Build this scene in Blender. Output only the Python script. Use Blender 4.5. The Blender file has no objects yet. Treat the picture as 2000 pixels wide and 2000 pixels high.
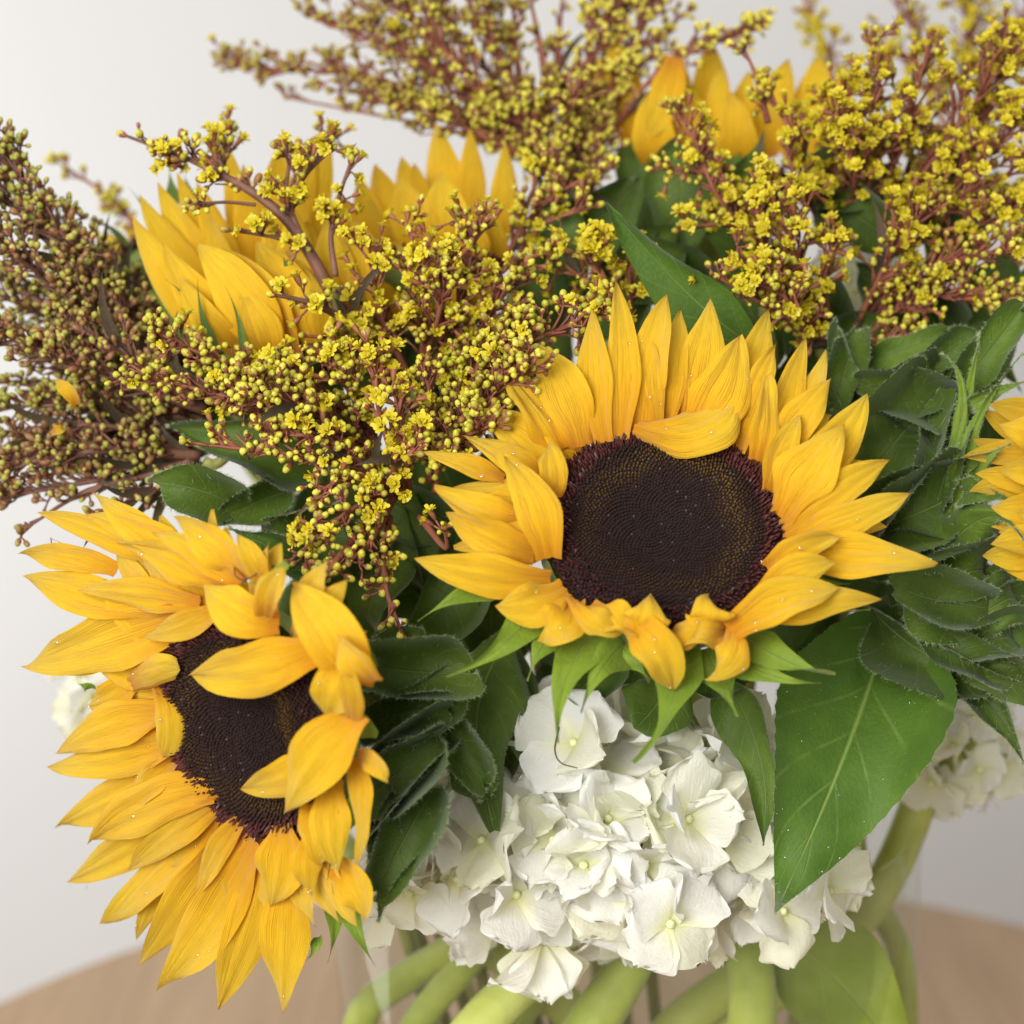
import bpy, bmesh, math, random
from mathutils import Vector, Matrix, Quaternion
R = math.radians
random.seed(7)
S = bpy.context.scene
COL = S.collection

# ------------------------------------------------------------------ camera
PITCH = R(12)
CAM_D = 0.55
CAMPOS = Vector((0, -CAM_D * math.cos(PITCH), 0.30 + CAM_D * math.sin(PITCH)))
RIGHT = Vector((1, 0, 0))
UP = Vector((0, math.sin(PITCH), math.cos(PITCH)))
FWD = Vector((0, math.cos(PITCH), -math.sin(PITCH)))
TANH = 0.255
cam = bpy.data.cameras.new('camera')
camo = bpy.data.objects.new('camera', cam)
COL.objects.link(camo)
camo.location = CAMPOS
camo.rotation_euler = (R(90) - PITCH, 0, 0)
cam.sensor_width = 36
cam.lens = 18 / TANH
cam.clip_start = 0.02
cam.clip_end = 50
cam.dof.use_dof = True
cam.dof.focus_distance = 0.515
cam.dof.aperture_fstop = 9.0
S.camera = camo

# ------------------------------------------------------------------ world, lamps, exposure
W = bpy.data.worlds.new("World")
S.world = W
W.use_nodes = True
bg = W.node_tree.nodes['Background']
bg.inputs[0].default_value = (1.0, 1.0, 0.995, 1)
bg.inputs[1].default_value = 0.46


def area(name, loc, target, size, size_y, power, color):
    l = bpy.data.lights.new(name, 'AREA')
    l.shape = 'RECTANGLE'
    l.size = size
    l.size_y = size_y
    l.energy = power
    l.color = color
    o = bpy.data.objects.new(name, l)
    COL.objects.link(o)
    o.location = loc
    d = Vector(target) - Vector(loc)
    o.rotation_euler = d.to_track_quat('-Z', 'Y').to_euler()
    return o


area('window_light', (-0.42, -0.92, 0.64), (0, 0, 0.25), 0.6, 0.6, 14.8, (1.0, 0.995, 0.975))
area('wall_fill_light', (-1.10, 0.42, 0.25), (-0.20, 1.1, 0.30), 0.6, 0.8, 6.4, (1.0, 0.995, 0.985))  # added lamp aimed at the wall, brightens its left side
area('top_fill_light', (0.20, -0.35, 1.25), (0, 0, 0.25), 0.4, 0.4, 2.2, (1.0, 0.97, 0.93))  # added lamp overhead, put in for shading from the top

S.view_settings.view_transform = 'Standard'
S.view_settings.look = 'None'
S.view_settings.exposure = 0.26
S.view_settings.gamma = 1.0
S.render.engine = 'CYCLES'
S.cycles.transparent_max_bounces = 16
S.cycles.max_bounces = 8
S.cycles.use_denoising = True


def px(x, y, d):
    """the point of the place seen at photo position x, y (2000 px frame), d metres in front of the lens"""
    return CAMPOS + FWD * d + RIGHT * ((x - 1000) / 1000 * TANH * d) + UP * (-(y - 1000) / 1000 * TANH * d)


def cam_vec(v):
    return (RIGHT * v[0] + UP * v[1] - FWD * v[2]).normalized()


# ------------------------------------------------------------------ materials
def new_mat(name):
    m = bpy.data.materials.new(name)
    m.use_nodes = True
    nt = m.node_tree
    for n in list(nt.nodes):
        nt.nodes.remove(n)
    out = nt.nodes.new('ShaderNodeOutputMaterial')
    return m, nt, out


def N(nt, t, **kw):
    n = nt.nodes.new(t)
    for k, v in kw.items():
        setattr(n, k, v)
    return n


def math_n(nt, op, a, b=None, clamp=False):
    n = nt.nodes.new('ShaderNodeMath')
    n.operation = op
    n.use_clamp = clamp
    for i, v in enumerate((a, b)):
        if v is None:
            continue
        if isinstance(v, (int, float)):
            n.inputs[i].default_value = v
        else:
            nt.links.new(v, n.inputs[i])
    return n.outputs[0]


def ramp(nt, fac, stops):
    n = nt.nodes.new('ShaderNodeValToRGB')
    e = n.color_ramp.elements
    e[0].position, e[0].color = stops[0][0], (*stops[0][1], 1)
    e[1].position, e[1].color = stops[-1][0], (*stops[-1][1], 1)
    for p, c in stops[1:-1]:
        k = e.new(p)
        k.color = (*c, 1)
    nt.links.new(fac, n.inputs[0])
    return n.outputs[0]


def mixc(nt, fac, a, b, mode='MIX'):
    n = nt.nodes.new('ShaderNodeMix')
    n.data_type = 'RGBA'
    n.blend_type = mode
    for s, v in ((n.inputs[0], fac), (n.inputs[6], a), (n.inputs[7], b)):
        if isinstance(v, (int, float)):
            s.default_value = v
        elif isinstance(v, tuple):
            s.default_value = (*v, 1)
        else:
            nt.links.new(v, s)
    return n.outputs[2]


def noise(nt, vec, scale, detail=3, rough=0.5):
    n = nt.nodes.new('ShaderNodeTexNoise')
    n.inputs['Scale'].default_value = scale
    n.inputs['Detail'].default_value = detail
    n.inputs['Roughness'].default_value = rough
    if vec is not None:
        nt.links.new(vec, n.inputs['Vector'])
    return n.outputs[0]


def mapping(nt, vec, scale):
    n = nt.nodes.new('ShaderNodeMapping')
    n.inputs['Scale'].default_value = scale
    nt.links.new(vec, n.inputs['Vector'])
    return n.outputs[0]


def bump(nt, h, strength, dist):
    n = nt.nodes.new('ShaderNodeBump')
    n.inputs['Strength'].default_value = strength
    n.inputs['Distance'].default_value = dist
    nt.links.new(h, n.inputs['Height'])
    return n.outputs[0]


def finish(nt, out, col, rough=0.5, normal=None, trans=0.0, trans_col=None, sheen=0.0, spec=0.4, coat=0.0):
    p = N(nt, 'ShaderNodeBsdfPrincipled')
    if isinstance(col, tuple):
        p.inputs['Base Color'].default_value = (*col, 1)
    else:
        nt.links.new(col, p.inputs['Base Color'])
    if isinstance(rough, (int, float)):
        p.inputs['Roughness'].default_value = rough
    else:
        nt.links.new(rough, p.inputs['Roughness'])
    p.inputs['Specular IOR Level'].default_value = spec
    p.inputs['Sheen Weight'].default_value = sheen
    p.inputs['Sheen Roughness'].default_value = 0.4
    p.inputs['Coat Weight'].default_value = coat
    if normal is not None:
        nt.links.new(normal, p.inputs['Normal'])
    sh = p.outputs[0]
    if trans > 0:
        t = N(nt, 'ShaderNodeBsdfTranslucent')
        c = trans_col if trans_col is not None else col
        if isinstance(c, tuple):
            t.inputs[0].default_value = (*c, 1)
        else:
            nt.links.new(c, t.inputs[0])
        m = N(nt, 'ShaderNodeMixShader')
        m.inputs[0].default_value = trans
        nt.links.new(sh, m.inputs[1])
        nt.links.new(t.outputs[0], m.inputs[2])
        sh = m.outputs[0]
    nt.links.new(sh, out.inputs[0])


def uv_split(nt):
    tc = N(nt, 'ShaderNodeTexCoord')
    sep = N(nt, 'ShaderNodeSeparateXYZ')
    nt.links.new(tc.outputs['UV'], sep.inputs[0])
    return tc, sep.outputs[0], sep.outputs[1]


def mat_petal():
    m, nt, out = new_mat('sunflower_petal')
    tc, u, v = uv_split(nt)
    oi = N(nt, 'ShaderNodeObjectInfo')
    c1 = ramp(nt, v, [(0.0, (0.70, 0.25, 0.008)), (0.16, (0.76, 0.37, 0.012)), (0.45, (0.79, 0.485, 0.020)), (0.85, (0.81, 0.555, 0.034)), (0.97, (0.80, 0.54, 0.045)), (1.0, (0.66, 0.40, 0.04))])
    st = noise(nt, mapping(nt, tc.outputs['UV'], (16, 1.3, 1)), 2.2, 4, 0.6)
    fac = math_n(nt, 'MULTIPLY', math_n(nt, 'SUBTRACT', st, 0.42, True), 1.3, True)
    c2 = mixc(nt, math_n(nt, 'MULTIPLY', fac, 0.8), c1, (0.72, 0.34, 0.010))
    hue = mixc(nt, math_n(nt, 'MULTIPLY', oi.outputs['Random'], 0.30), c2, (0.77, 0.40, 0.013))
    bl = noise(nt, tc.outputs['Object'], 95, 3, 0.55)
    c3 = mixc(nt, math_n(nt, 'MULTIPLY', math_n(nt, 'SUBTRACT', bl, 0.52, True), 1.8, True), hue, (0.72, 0.37, 0.012))
    hgt = noise(nt, mapping(nt, tc.outputs['UV'], (26, 0.9, 1)), 1.6, 3, 0.55)
    finish(nt, out, c3, 0.52, bump(nt, hgt, 0.7, 0.0013), trans=0.28, sheen=0.14, spec=0.14)
    return m


def mat_leaf(name, dark, light, vein, veins=8.0, trans=0.14, sheen=0.16, rough=0.62):
    m, nt, out = new_mat(name)
    tc, u, v = uv_split(nt)
    s = math_n(nt, 'ABSOLUTE', math_n(nt, 'SUBTRACT', math_n(nt, 'MULTIPLY', u, 2.0), 1.0))
    n1 = noise(nt, tc.outputs['Object'], 60, 4, 0.6)
    base = ramp(nt, n1, [(0.3, dark), (0.7, light)])
    # side veins run forward from the midrib
    ph = math_n(nt, 'SUBTRACT', math_n(nt, 'MULTIPLY', v, veins), math_n(nt, 'MULTIPLY', math_n(nt, 'POWER', s, 0.8), 1.6))
    fr = math_n(nt, 'ABSOLUTE', math_n(nt, 'SUBTRACT', math_n(nt, 'FRACT', ph), 0.5))
    line = math_n(nt, 'SUBTRACT', 1.0, math_n(nt, 'MULTIPLY', fr, 14.0), True)
    mid = math_n(nt, 'SUBTRACT', 1.0, math_n(nt, 'MULTIPLY', s, 24.0), True)
    ret = noise(nt, tc.outputs['Object'], 900, 3, 0.6)
    brk = noise(nt, tc.outputs['Object'], 140, 3, 0.6)
    line = math_n(nt, 'MULTIPLY', line, math_n(nt, 'MULTIPLY', math_n(nt, 'SUBTRACT', brk, 0.35, True), 3.0, True))
    vf = math_n(nt, 'MAXIMUM', math_n(nt, 'MULTIPLY', line, 0.34), math_n(nt, 'MULTIPLY', mid, 0.8))
    c = mixc(nt, vf, base, vein)
    hairs = noise(nt, mapping(nt, tc.outputs['Object'], (1, 1, 1)), 2400, 2, 0.7)
    hf = math_n(nt, 'MULTIPLY', math_n(nt, 'SUBTRACT', hairs, 0.58, True), 1.6, True)
    c = mixc(nt, hf, c, (0.17, 0.215, 0.065))
    ge = N(nt, 'ShaderNodeNewGeometry')
    c = mixc(nt, math_n(nt, 'MULTIPLY', ge.outputs['Backfacing'], 0.75), c, (0.17, 0.21, 0.06))
    h = math_n(nt, 'ADD', math_n(nt, 'MULTIPLY', vf, -0.9), math_n(nt, 'MULTIPLY', ret, 0.45))
    finish(nt, out, c, rough, bump(nt, h, 0.7, 0.0009), trans=trans, trans_col=mixc(nt, 0.6, c, (0.10, 0.22, 0.012)), sheen=sheen, spec=0.35)
    return m


def mat_simple(name, c1, c2, scale, rough=0.5, trans=0.0, rnd=0.0, c3=None, bmp=0.0, spec=0.35, sheen=0.0):
    m, nt, out = new_mat(name)
    tc = N(nt, 'ShaderNodeTexCoord')
    n1 = noise(nt, tc.outputs['Object'], scale, 3, 0.55)
    c = ramp(nt, n1, [(0.3, c1), (0.7, c2)])
    if rnd:
        oi = N(nt, 'ShaderNodeObjectInfo')
        c = mixc(nt, math_n(nt, 'MULTIPLY', oi.outputs['Random'], rnd), c, c3)
    nb = bump(nt, n1, bmp, 0.0005) if bmp else None
    finish(nt, out, c, rough, nb, trans=trans, spec=spec, sheen=sheen)
    return m


def mat_bud(name, stops):
    m, nt, out = new_mat(name)
    oi = N(nt, 'ShaderNodeObjectInfo')
    tc = N(nt, 'ShaderNodeTexCoord')
    c = ramp(nt, oi.outputs['Random'], stops)
    sep = N(nt, 'ShaderNodeSeparateXYZ')
    nt.links.new(tc.outputs['Object'], sep.inputs[0])
    # scale leaves overlap: fine lengthwise lines, yellower at the tip
    n1 = noise(nt, mapping(nt, tc.outputs['Object'], (5, 5, 0.8)), 1.6, 3, 0.6)
    c = mixc(nt, math_n(nt, 'MULTIPLY', math_n(nt, 'SUBTRACT', n1, 0.45, True), 1.6, True), c, (0.30, 0.20, 0.04))
    finish(nt, out, c, 0.42, trans=0.10, spec=0.45)
    return m


def mat_hydrangea():
    m, nt, out = new_mat('hydrangea_petal')
    tc, u, v = uv_split(nt)
    oi = N(nt, 'ShaderNodeObjectInfo')
    c1 = ramp(nt, v, [(0.0, (0.82, 0.82, 0.34)), (0.18, (0.91, 0.90, 0.66)), (0.42, (0.945, 0.94, 0.885)), (1.0, (0.95, 0.945, 0.92))])
    c2 = mixc(nt, math_n(nt, 'MULTIPLY', math_n(nt, 'POWER', oi.outputs['Random'], 2.0), 0.55), c1, (0.93, 0.92, 0.58))
    s = math_n(nt, 'ABSOLUTE', math_n(nt, 'SUBTRACT', math_n(nt, 'MULTIPLY', u, 2.0), 1.0))
    w = noise(nt, mapping(nt, tc.outputs['UV'], (14, 1.6, 1)), 1.7, 3, 0.6)
    wr = noise(nt, tc.outputs['UV'], 7, 3, 0.6)
    h = math_n(nt, 'ADD', math_n(nt, 'MULTIPLY', w, 0.8), math_n(nt, 'MULTIPLY', wr, 0.5))
    finish(nt, out, c2, 0.40, bump(nt, h, 0.22, 0.05), trans=0.5, spec=0.35)
    return m


def mat_vcol(name, rough=0.8, spec=0.15):
    m, nt, out = new_mat(name)
    a = N(nt, 'ShaderNodeVertexColor', layer_name='Col')
    tc = N(nt, 'ShaderNodeTexCoord')
    pn = noise(nt, tc.outputs['Object'], 70, 3, 0.6)
    c = mixc(nt, math_n(nt, 'MULTIPLY', pn, 0.4), a.outputs[0], (0.030, 0.016, 0.010))
    finish(nt, out, c, rough, spec=spec)
    return m


def mat_wall():
    m, nt, out = new_mat('wall_paint')
    tc = N(nt, 'ShaderNodeTexCoord')
    n1 = noise(nt, tc.outputs['Object'], 3.0, 4, 0.6)
    c = ramp(nt, n1, [(0.2, (0.645, 0.645, 0.640)), (0.8, (0.67, 0.67, 0.665))])
    n2 = noise(nt, tc.outputs['Object'], 160, 3, 0.6)
    finish(nt, out, c, 0.75, bump(nt, n2, 0.1, 0.002), spec=0.2)
    return m


def mat_wood():
    m, nt, out = new_mat('table_wood')
    tc = N(nt, 'ShaderNodeTexCoord')
    g = noise(nt, mapping(nt, tc.outputs['Object'], (26, 1.6, 6)), 2.5, 6, 0.62)
    g2 = noise(nt, mapping(nt, tc.outputs['Object'], (120, 5, 6)), 3.0, 3, 0.6)
    c = ramp(nt, g, [(0.25, (0.31, 0.19, 0.10)), (0.5, (0.43, 0.285, 0.165)), (0.8, (0.52, 0.36, 0.22))])
    c = mixc(nt, math_n(nt, 'MULTIPLY', g2, 0.3), c, (0.33, 0.21, 0.125))
    finish(nt, out, c, 0.45, bump(nt, g2, 0.15, 0.0006), spec=0.35)
    return m


def mat_glass():
    m, nt, out = new_mat('clear_glass')
    t = N(nt, 'ShaderNodeBsdfTransparent')
    t.inputs[0].default_value = (0.965, 0.975, 0.965, 1)
    g = N(nt, 'ShaderNodeBsdfGlossy')
    g.inputs['Roughness'].default_value = 0.03
    g.inputs[0].default_value = (0.9, 0.92, 0.9, 1)
    lw = N(nt, 'ShaderNodeLayerWeight')
    lw.inputs['Blend'].default_value = 0.5
    fz = math_n(nt, 'ADD', 0.03, math_n(nt, 'MULTIPLY', math_n(nt, 'POWER', lw.outputs['Facing'], 5.0), 0.32))
    ms = N(nt, 'ShaderNodeMixShader')
    nt.links.new(fz, ms.inputs[0])
    nt.links.new(t.outputs[0], ms.inputs[1])
    nt.links.new(g.outputs[0], ms.inputs[2])
    nt.links.new(ms.outputs[0], out.inputs[0])
    return m


def mat_dew():
    m, nt, out = new_mat('water_drop')
    t = N(nt, 'ShaderNodeBsdfTransparent')
    g = N(nt, 'ShaderNodeBsdfGlossy')
    g.inputs['Roughness'].default_value = 0.05
    ms = N(nt, 'ShaderNodeMixShader')
    ms.inputs[0].default_value = 0.11
    nt.links.new(t.outputs[0], ms.inputs[1])
    nt.links.new(g.outputs[0], ms.inputs[2])
    nt.links.new(ms.outputs[0], out.inputs[0])
    return m


M = dict(
    petal=mat_petal(),
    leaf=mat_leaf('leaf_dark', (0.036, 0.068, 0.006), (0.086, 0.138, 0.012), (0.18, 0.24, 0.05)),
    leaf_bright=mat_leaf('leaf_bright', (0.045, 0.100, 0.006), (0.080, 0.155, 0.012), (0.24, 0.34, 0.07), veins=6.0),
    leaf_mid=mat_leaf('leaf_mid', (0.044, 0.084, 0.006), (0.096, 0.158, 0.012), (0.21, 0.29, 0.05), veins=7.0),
    bract=mat_leaf('bract_green', (0.12, 0.195, 0.012), (0.20, 0.285, 0.018), (0.28, 0.38, 0.06), veins=3.0, trans=0.2, sheen=0.15),
    leaf_olive=mat_leaf('leaf_olive', (0.24, 0.29, 0.035), (0.34, 0.39, 0.06), (0.40, 0.44, 0.12), veins=5.0, trans=0.35, sheen=0.1),
    gleaf=mat_leaf('goldenrod_leaf', (0.055, 0.035, 0.020), (0.095, 0.060, 0.034), (0.15, 0.085, 0.055), veins=4.0, sheen=0.1),
    stem=mat_simple('sunflower_stem', (0.25, 0.30, 0.04), (0.38, 0.42, 0.075), 70, 0.6, sheen=0.25, bmp=0.5),
    hair=mat_simple('leaf_hair', (0.30, 0.38, 0.18), (0.38, 0.45, 0.25), 50, 0.6, trans=0.3),
    hstem=mat_simple('hydrangea_stem', (0.38, 0.42, 0.075), (0.52, 0.54, 0.15), 60, 0.6, bmp=0.4),
    gstem=mat_simple('goldenrod_stem', (0.17, 0.048, 0.030), (0.30, 0.105, 0.055), 160, 0.6, bmp=0.3),
    gmain=mat_simple('goldenrod_main_stem', (0.20, 0.20, 0.05), (0.30, 0.29, 0.08), 60, 0.6, bmp=0.3),
    gstem_dark=mat_simple('goldenrod_stem_dark', (0.10, 0.042, 0.028), (0.19, 0.085, 0.052), 160, 0.6, bmp=0.3),
    bud=mat_bud('goldenrod_bud', [(0.0, (0.26, 0.10, 0.03)), (0.10, (0.34, 0.27, 0.03)), (0.3, (0.44, 0.42, 0.03)), (0.65, (0.60, 0.54, 0.04)), (1.0, (0.68, 0.60, 0.07))]),
    bud_green=mat_bud('goldenrod_bud_green', [(0.0, (0.20, 0.07, 0.035)), (0.30, (0.22, 0.15, 0.045)), (0.55, (0.28, 0.26, 0.04)), (0.8, (0.36, 0.36, 0.05)), (1.0, (0.44, 0.39, 0.09))]),
    calyx=mat_simple('goldenrod_calyx', (0.20, 0.070, 0.030), (0.28, 0.13, 0.045), 3, 0.55, rnd=0.7, c3=(0.22, 0.045, 0.028)),
    flower=mat_simple('goldenrod_flower', (0.58, 0.46, 0.012), (0.70, 0.57, 0.03), 3, 0.5, rnd=0.5, c3=(0.50, 0.40, 0.02), trans=0.22),
    hyd=mat_hydrangea(),
    hbead=mat_simple('hydrangea_centre', (0.62, 0.66, 0.30), (0.78, 0.79, 0.48), 3, 0.4),
    disc=mat_vcol('sunflower_disc'),
    wall=mat_wall(), wood=mat_wood(), glass=mat_glass(), dew=mat_dew(),
)


# ------------------------------------------------------------------ builders
def mesh_from(name, verts, faces, mats, uvs=None, midx=None, smooth=True, cols=None):
    me = bpy.data.meshes.new(name)
    me.from_pydata([tuple(v) for v in verts], [], faces)
    if not isinstance(mats, (list, tuple)):
        mats = [mats]
    for m in mats:
        me.materials.append(m)
    if smooth:
        me.polygons.foreach_set('use_smooth', [True] * len(me.polygons))
    if midx:
        me.polygons.foreach_set('material_index', midx)
    if uvs is not None:
        l = me.uv_layers.new(name='UVMap')
        for lp in me.loops:
            l.data[lp.index].uv = uvs[lp.vertex_index]
    if cols is not None:
        a = me.color_attributes.new('Col', 'FLOAT_COLOR', 'POINT')
        for i, c in enumerate(cols):
            a.data[i].color = (*c, 1)
    me.update()
    return me


def link(name, me, parent=None, loc=None):
    o = bpy.data.objects.new(name, me)
    COL.objects.link(o)
    if parent is not None:
        o.parent = parent
    if loc is not None:
        o.location = loc
    return o


def thing(name, label, cat, loc, group=None):
    o = bpy.data.objects.new(name, None)
    COL.objects.link(o)
    o.location = loc
    o.empty_display_size = 0.01
    o['label'] = label
    o['category'] = cat
    if group:
        o['group'] = group
    return o


def quad_bez(a, m, b, t):
    """curve through a, m (at the middle) and b"""
    c = m * 2 - (a + b) * 0.5
    return a * ((1 - t) ** 2) + c * (2 * t * (1 - t)) + b * (t * t)


def prof_petal(t, base=0.55, peak=0.42, p1=2.0, p2=1.0):
    if t < peak:
        u = t / peak
        u = u * u * (3 - 2 * u)
        return base + (1 - base) * u
    u = (t - peak) / (1 - peak)
    return max(0.0, 1 - u ** p1) ** p2


def prof_bract(t):
    if t < 0.22:
        return 0.75 + 0.25 * (t / 0.22)
    u = (t - 0.22) / 0.78
    return max(0.03, (1 - u) ** 1.7)


def prof_leaf(t):
    if t < 0.36:
        u = t / 0.36
        return 0.10 + 0.90 * math.sin(u * math.pi / 2) ** 1.2
    u = (t - 0.36) / 0.64
    return max(0.012, (1 - u ** 1.55) ** 1.05)


def prof_round(t):
    if t < 0.55:
        u = t / 0.55
        return 0.25 + 0.75 * math.sin(u * math.pi / 2)
    u = (t - 0.55) / 0.45
    return max(0.02, (1 - u ** 2.8) ** 0.55)


def blade(name, a, m, b, width, face, mat, parent, prof=prof_petal, n=14, k=10, cup=0.25, groove=0.05,
          roll=0.0, twist=0.0, wave=0.0, tooth=0.0, ripple=0.0, seed=0, fold=0.0, curl=0.0, tipcurl=0.0, irr=0.05):
    """one petal / bract / leaf: a curved strip from a over m to b with its own width profile"""
    rg = random.Random(seed)
    L = parent.matrix_world.translation if False else parent.location
    ph1, ph2 = rg.uniform(0, 6.28), rg.uniform(0, 6.28)
    V, U, F = [], [], []
    hw = width * 0.5
    for i in range(n + 1):
        t = i / n
        c = quad_bez(a, m, b, t)
        e = 0.01
        T = (quad_bez(a, m, b, min(1, t + e)) - quad_bez(a, m, b, max(0, t - e))).normalized()
        side = T.cross(face)
        if side.length < 1e-5:
            side = T.orthogonal()
        side.normalize()
        q = Quaternion(T, roll + twist * (t - 0.3))
        side = q @ side
        nor = side.cross(T).normalized()
        w = prof(t) * hw
        for j in range(k + 1):
            s = -1 + 2 * j / k
            wj = w
            if tooth and abs(s) > 0.99:
                wj = w * (1 + tooth * (1 if i % 2 else -1))
            off = cup * s * s * w - fold * abs(s) * w
            off += curl * w * max(0.0, abs(s) - 0.5) ** 2 * 4 * (1 + 0.5 * math.sin(t * 5 + ph1 + s))
            off += tipcurl * width * max(0.0, t - 0.55) ** 2 * 5
            off += groove * w * math.cos(s * math.pi * 3)
            off += wave * hw * math.sin(t * 9 + ph1) * s * abs(s)
            off += ripple * hw * math.sin(t * 6 + ph2 + s * 2.2)
            lat = s * wj * (1 - 0.25 * abs(curl) * abs(s) ** 3) + irr * wj * (math.sin(t * 7 + ph2 + s) + 0.5 * math.sin(t * 15 + ph1 * s)) * abs(s)
            V.append(c + side * lat + nor * off - L)
            U.append((j / k, t))
    for i in range(n):
        for j in range(k):
            p = i * (k + 1) + j
            F.append((p, p + 1, p + k + 2, p + k + 1))
    o = link(name, mesh_from(name, V, F, mat, U), parent)
    return o


def tube_into(V, F, pts, r0, r1, seg=6, L=Vector((0, 0, 0))):
    base = len(V)
    n = len(pts)
    ref = Vector((0.31, 0.77, 0.55))
    for i, p in enumerate(pts):
        T = (pts[min(n - 1, i + 1)] - pts[max(0, i - 1)])
        if T.length < 1e-9:
            T = Vector((0, 0, 1))
        T.normalize()
        x = T.cross(ref)
        if x.length < 1e-3:
            x = T.orthogonal()
        x.normalize()
        y = T.cross(x)
        r = r0 + (r1 - r0) * i / (n - 1)
        for j in range(seg):
            a = 2 * math.pi * j / seg
            V.append(p + x * (math.cos(a) * r) + y * (math.sin(a) * r) - L)
    for i in range(n - 1):
        for j in range(seg):
            a = base + i * seg + j
            b = base + i * seg + (j + 1) % seg
            F.append((a, b, b + seg, a + seg))
    F.append(tuple(base + j for j in range(seg))[::-1])
    F.append(tuple(base + (n - 1) * seg + j for j in range(seg)))


def catmull(P, n):
    out = []
    Q = [P[0] * 2 - P[1]] + list(P) + [P[-1] * 2 - P[-2]]
    seg = len(P) - 1
    for i in range(n + 1):
        u = i / n * seg
        k = min(int(u), seg - 1)
        t = u - k
        a, b, c, d = Q[k], Q[k + 1], Q[k + 2], Q[k + 3]
        out.append(0.5 * ((2 * b) + (c - a) * t + (2 * a - 5 * b + 4 * c - d) * t * t + (3 * b - a - 3 * c + d) * t ** 3))
    return out


def stem(name, pts, r0, r1, mat, parent, seg=10, n=24):
    V, F = [], []
    tube_into(V, F, catmull(pts, n), r0, r1, seg, parent.location)
    return link(name, mesh_from(name, V, F, mat), parent)


# ------------------------------------------------------------------ the setting: wall, round table
def build_setting():
    V = [(-3, 1.10, -1.2), (3, 1.10, -1.2), (3, 1.10, 2.2), (-3, 1.10, 2.2), (-3, 1.2, -1.2), (3, 1.2, -1.2), (3, 1.2, 2.2), (-3, 1.2, 2.2)]
    F = [(0, 1, 2, 3), (5, 4, 7, 6), (3, 2, 6, 7), (1, 0, 4, 5), (0, 3, 7, 4), (2, 1, 5, 6)]
    w = link('wall', mesh_from('wall', V, F, M['wall'], smooth=False))
    w['kind'] = 'structure'
    # round table
    t = thing('round_table', 'round pale wooden table the vase stands on', 'table', (0.052, 0.129, -0.72))
    rad, top, seg = 0.35, 0.0, 128
    prof = [(0.0, top), (rad - 0.004, top), (rad - 0.001, top - 0.0015), (rad, top - 0.004), (rad, top - 0.022), (rad - 0.004, top - 0.026), (0.0, top - 0.026)]
    V, F = [], []
    for r, z in prof:
        for j in range(seg):
            a = 2 * math.pi * j / seg
            V.append((r * math.cos(a), r * math.sin(a), z + 0.72))
    for i in range(len(prof) - 1):
        for j in range(seg):
            b = (j + 1) % seg
            F.append((i * seg + j, i * seg + b, (i + 1) * seg + b, (i + 1) * seg + j))
    me = mesh_from('tabletop', V, [f[::-1] for f in F], M['wood'], smooth=False)
    link('tabletop', me, t)
    V, F = [], []
    tube_into(V, F, [Vector((0, 0, 0.03)), Vector((0, 0, 0.40)), Vector((0, 0, 0.694))], 0.035, 0.03, 20)
    link('pedestal', mesh_from('pedestal', V, F, M['wood']), t)
    V, F = [], []
    tube_into(V, F, [Vector((0, 0, 0.0)), Vector((0, 0, 0.015)), Vector((0, 0, 0.03))], 0.2, 0.18, 40)
    link('base', mesh_from('base', V, F, M['wood'], smooth=False), t)
    V = [(-3, -2, -0.724), (3, -2, -0.724), (3, 1.10, -0.724), (-3, 1.10, -0.724)]
    f = link('floor', mesh_from('floor', V, [(0, 1, 2, 3)], M['wood'], smooth=False))
    f['kind'] = 'structure'


build_setting()
VC = Vector((0.037, 0.075, 0.0))      # vase centre on the table
VR = 0.094


def build_vase():
    v = thing('glass_vase', 'clear straight sided glass vase full of green stems', 'vase', VC)
    seg = 96
    H = 0.188
    prof = [(0.0, 0.0005), (VR - 0.004, 0.0005), (VR, 0.004), (VR, H - 0.002), (VR - 0.0015, H), (VR - 0.0035, H), (VR - 0.0045, H - 0.002), (VR - 0.0045, 0.014), (VR - 0.012, 0.010), (0.0, 0.010)]
    V, F = [], []
    for r, z in prof:
        for j in range(seg):
            a = 2 * math.pi * j / seg
            V.append((r * math.cos(a), r * math.sin(a), z))
    for i in range(len(prof) - 1):
        for j in range(seg):
            b = (j + 1) % seg
            F.append((i * seg + j, i * seg + b, (i + 1) * seg + b, (i + 1) * seg + j))
    bm = bmesh.new()
    me = mesh_from('glass_wall', V, F, M['glass'])
    bm.from_mesh(me)
    bmesh.ops.remove_doubles(bm, verts=bm.verts, dist=1e-6)
    bmesh.ops.recalc_face_normals(bm, faces=bm.faces)
    bm.to_mesh(me)
    bm.free()
    link('glass_wall', me, v)


build_vase()


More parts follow.
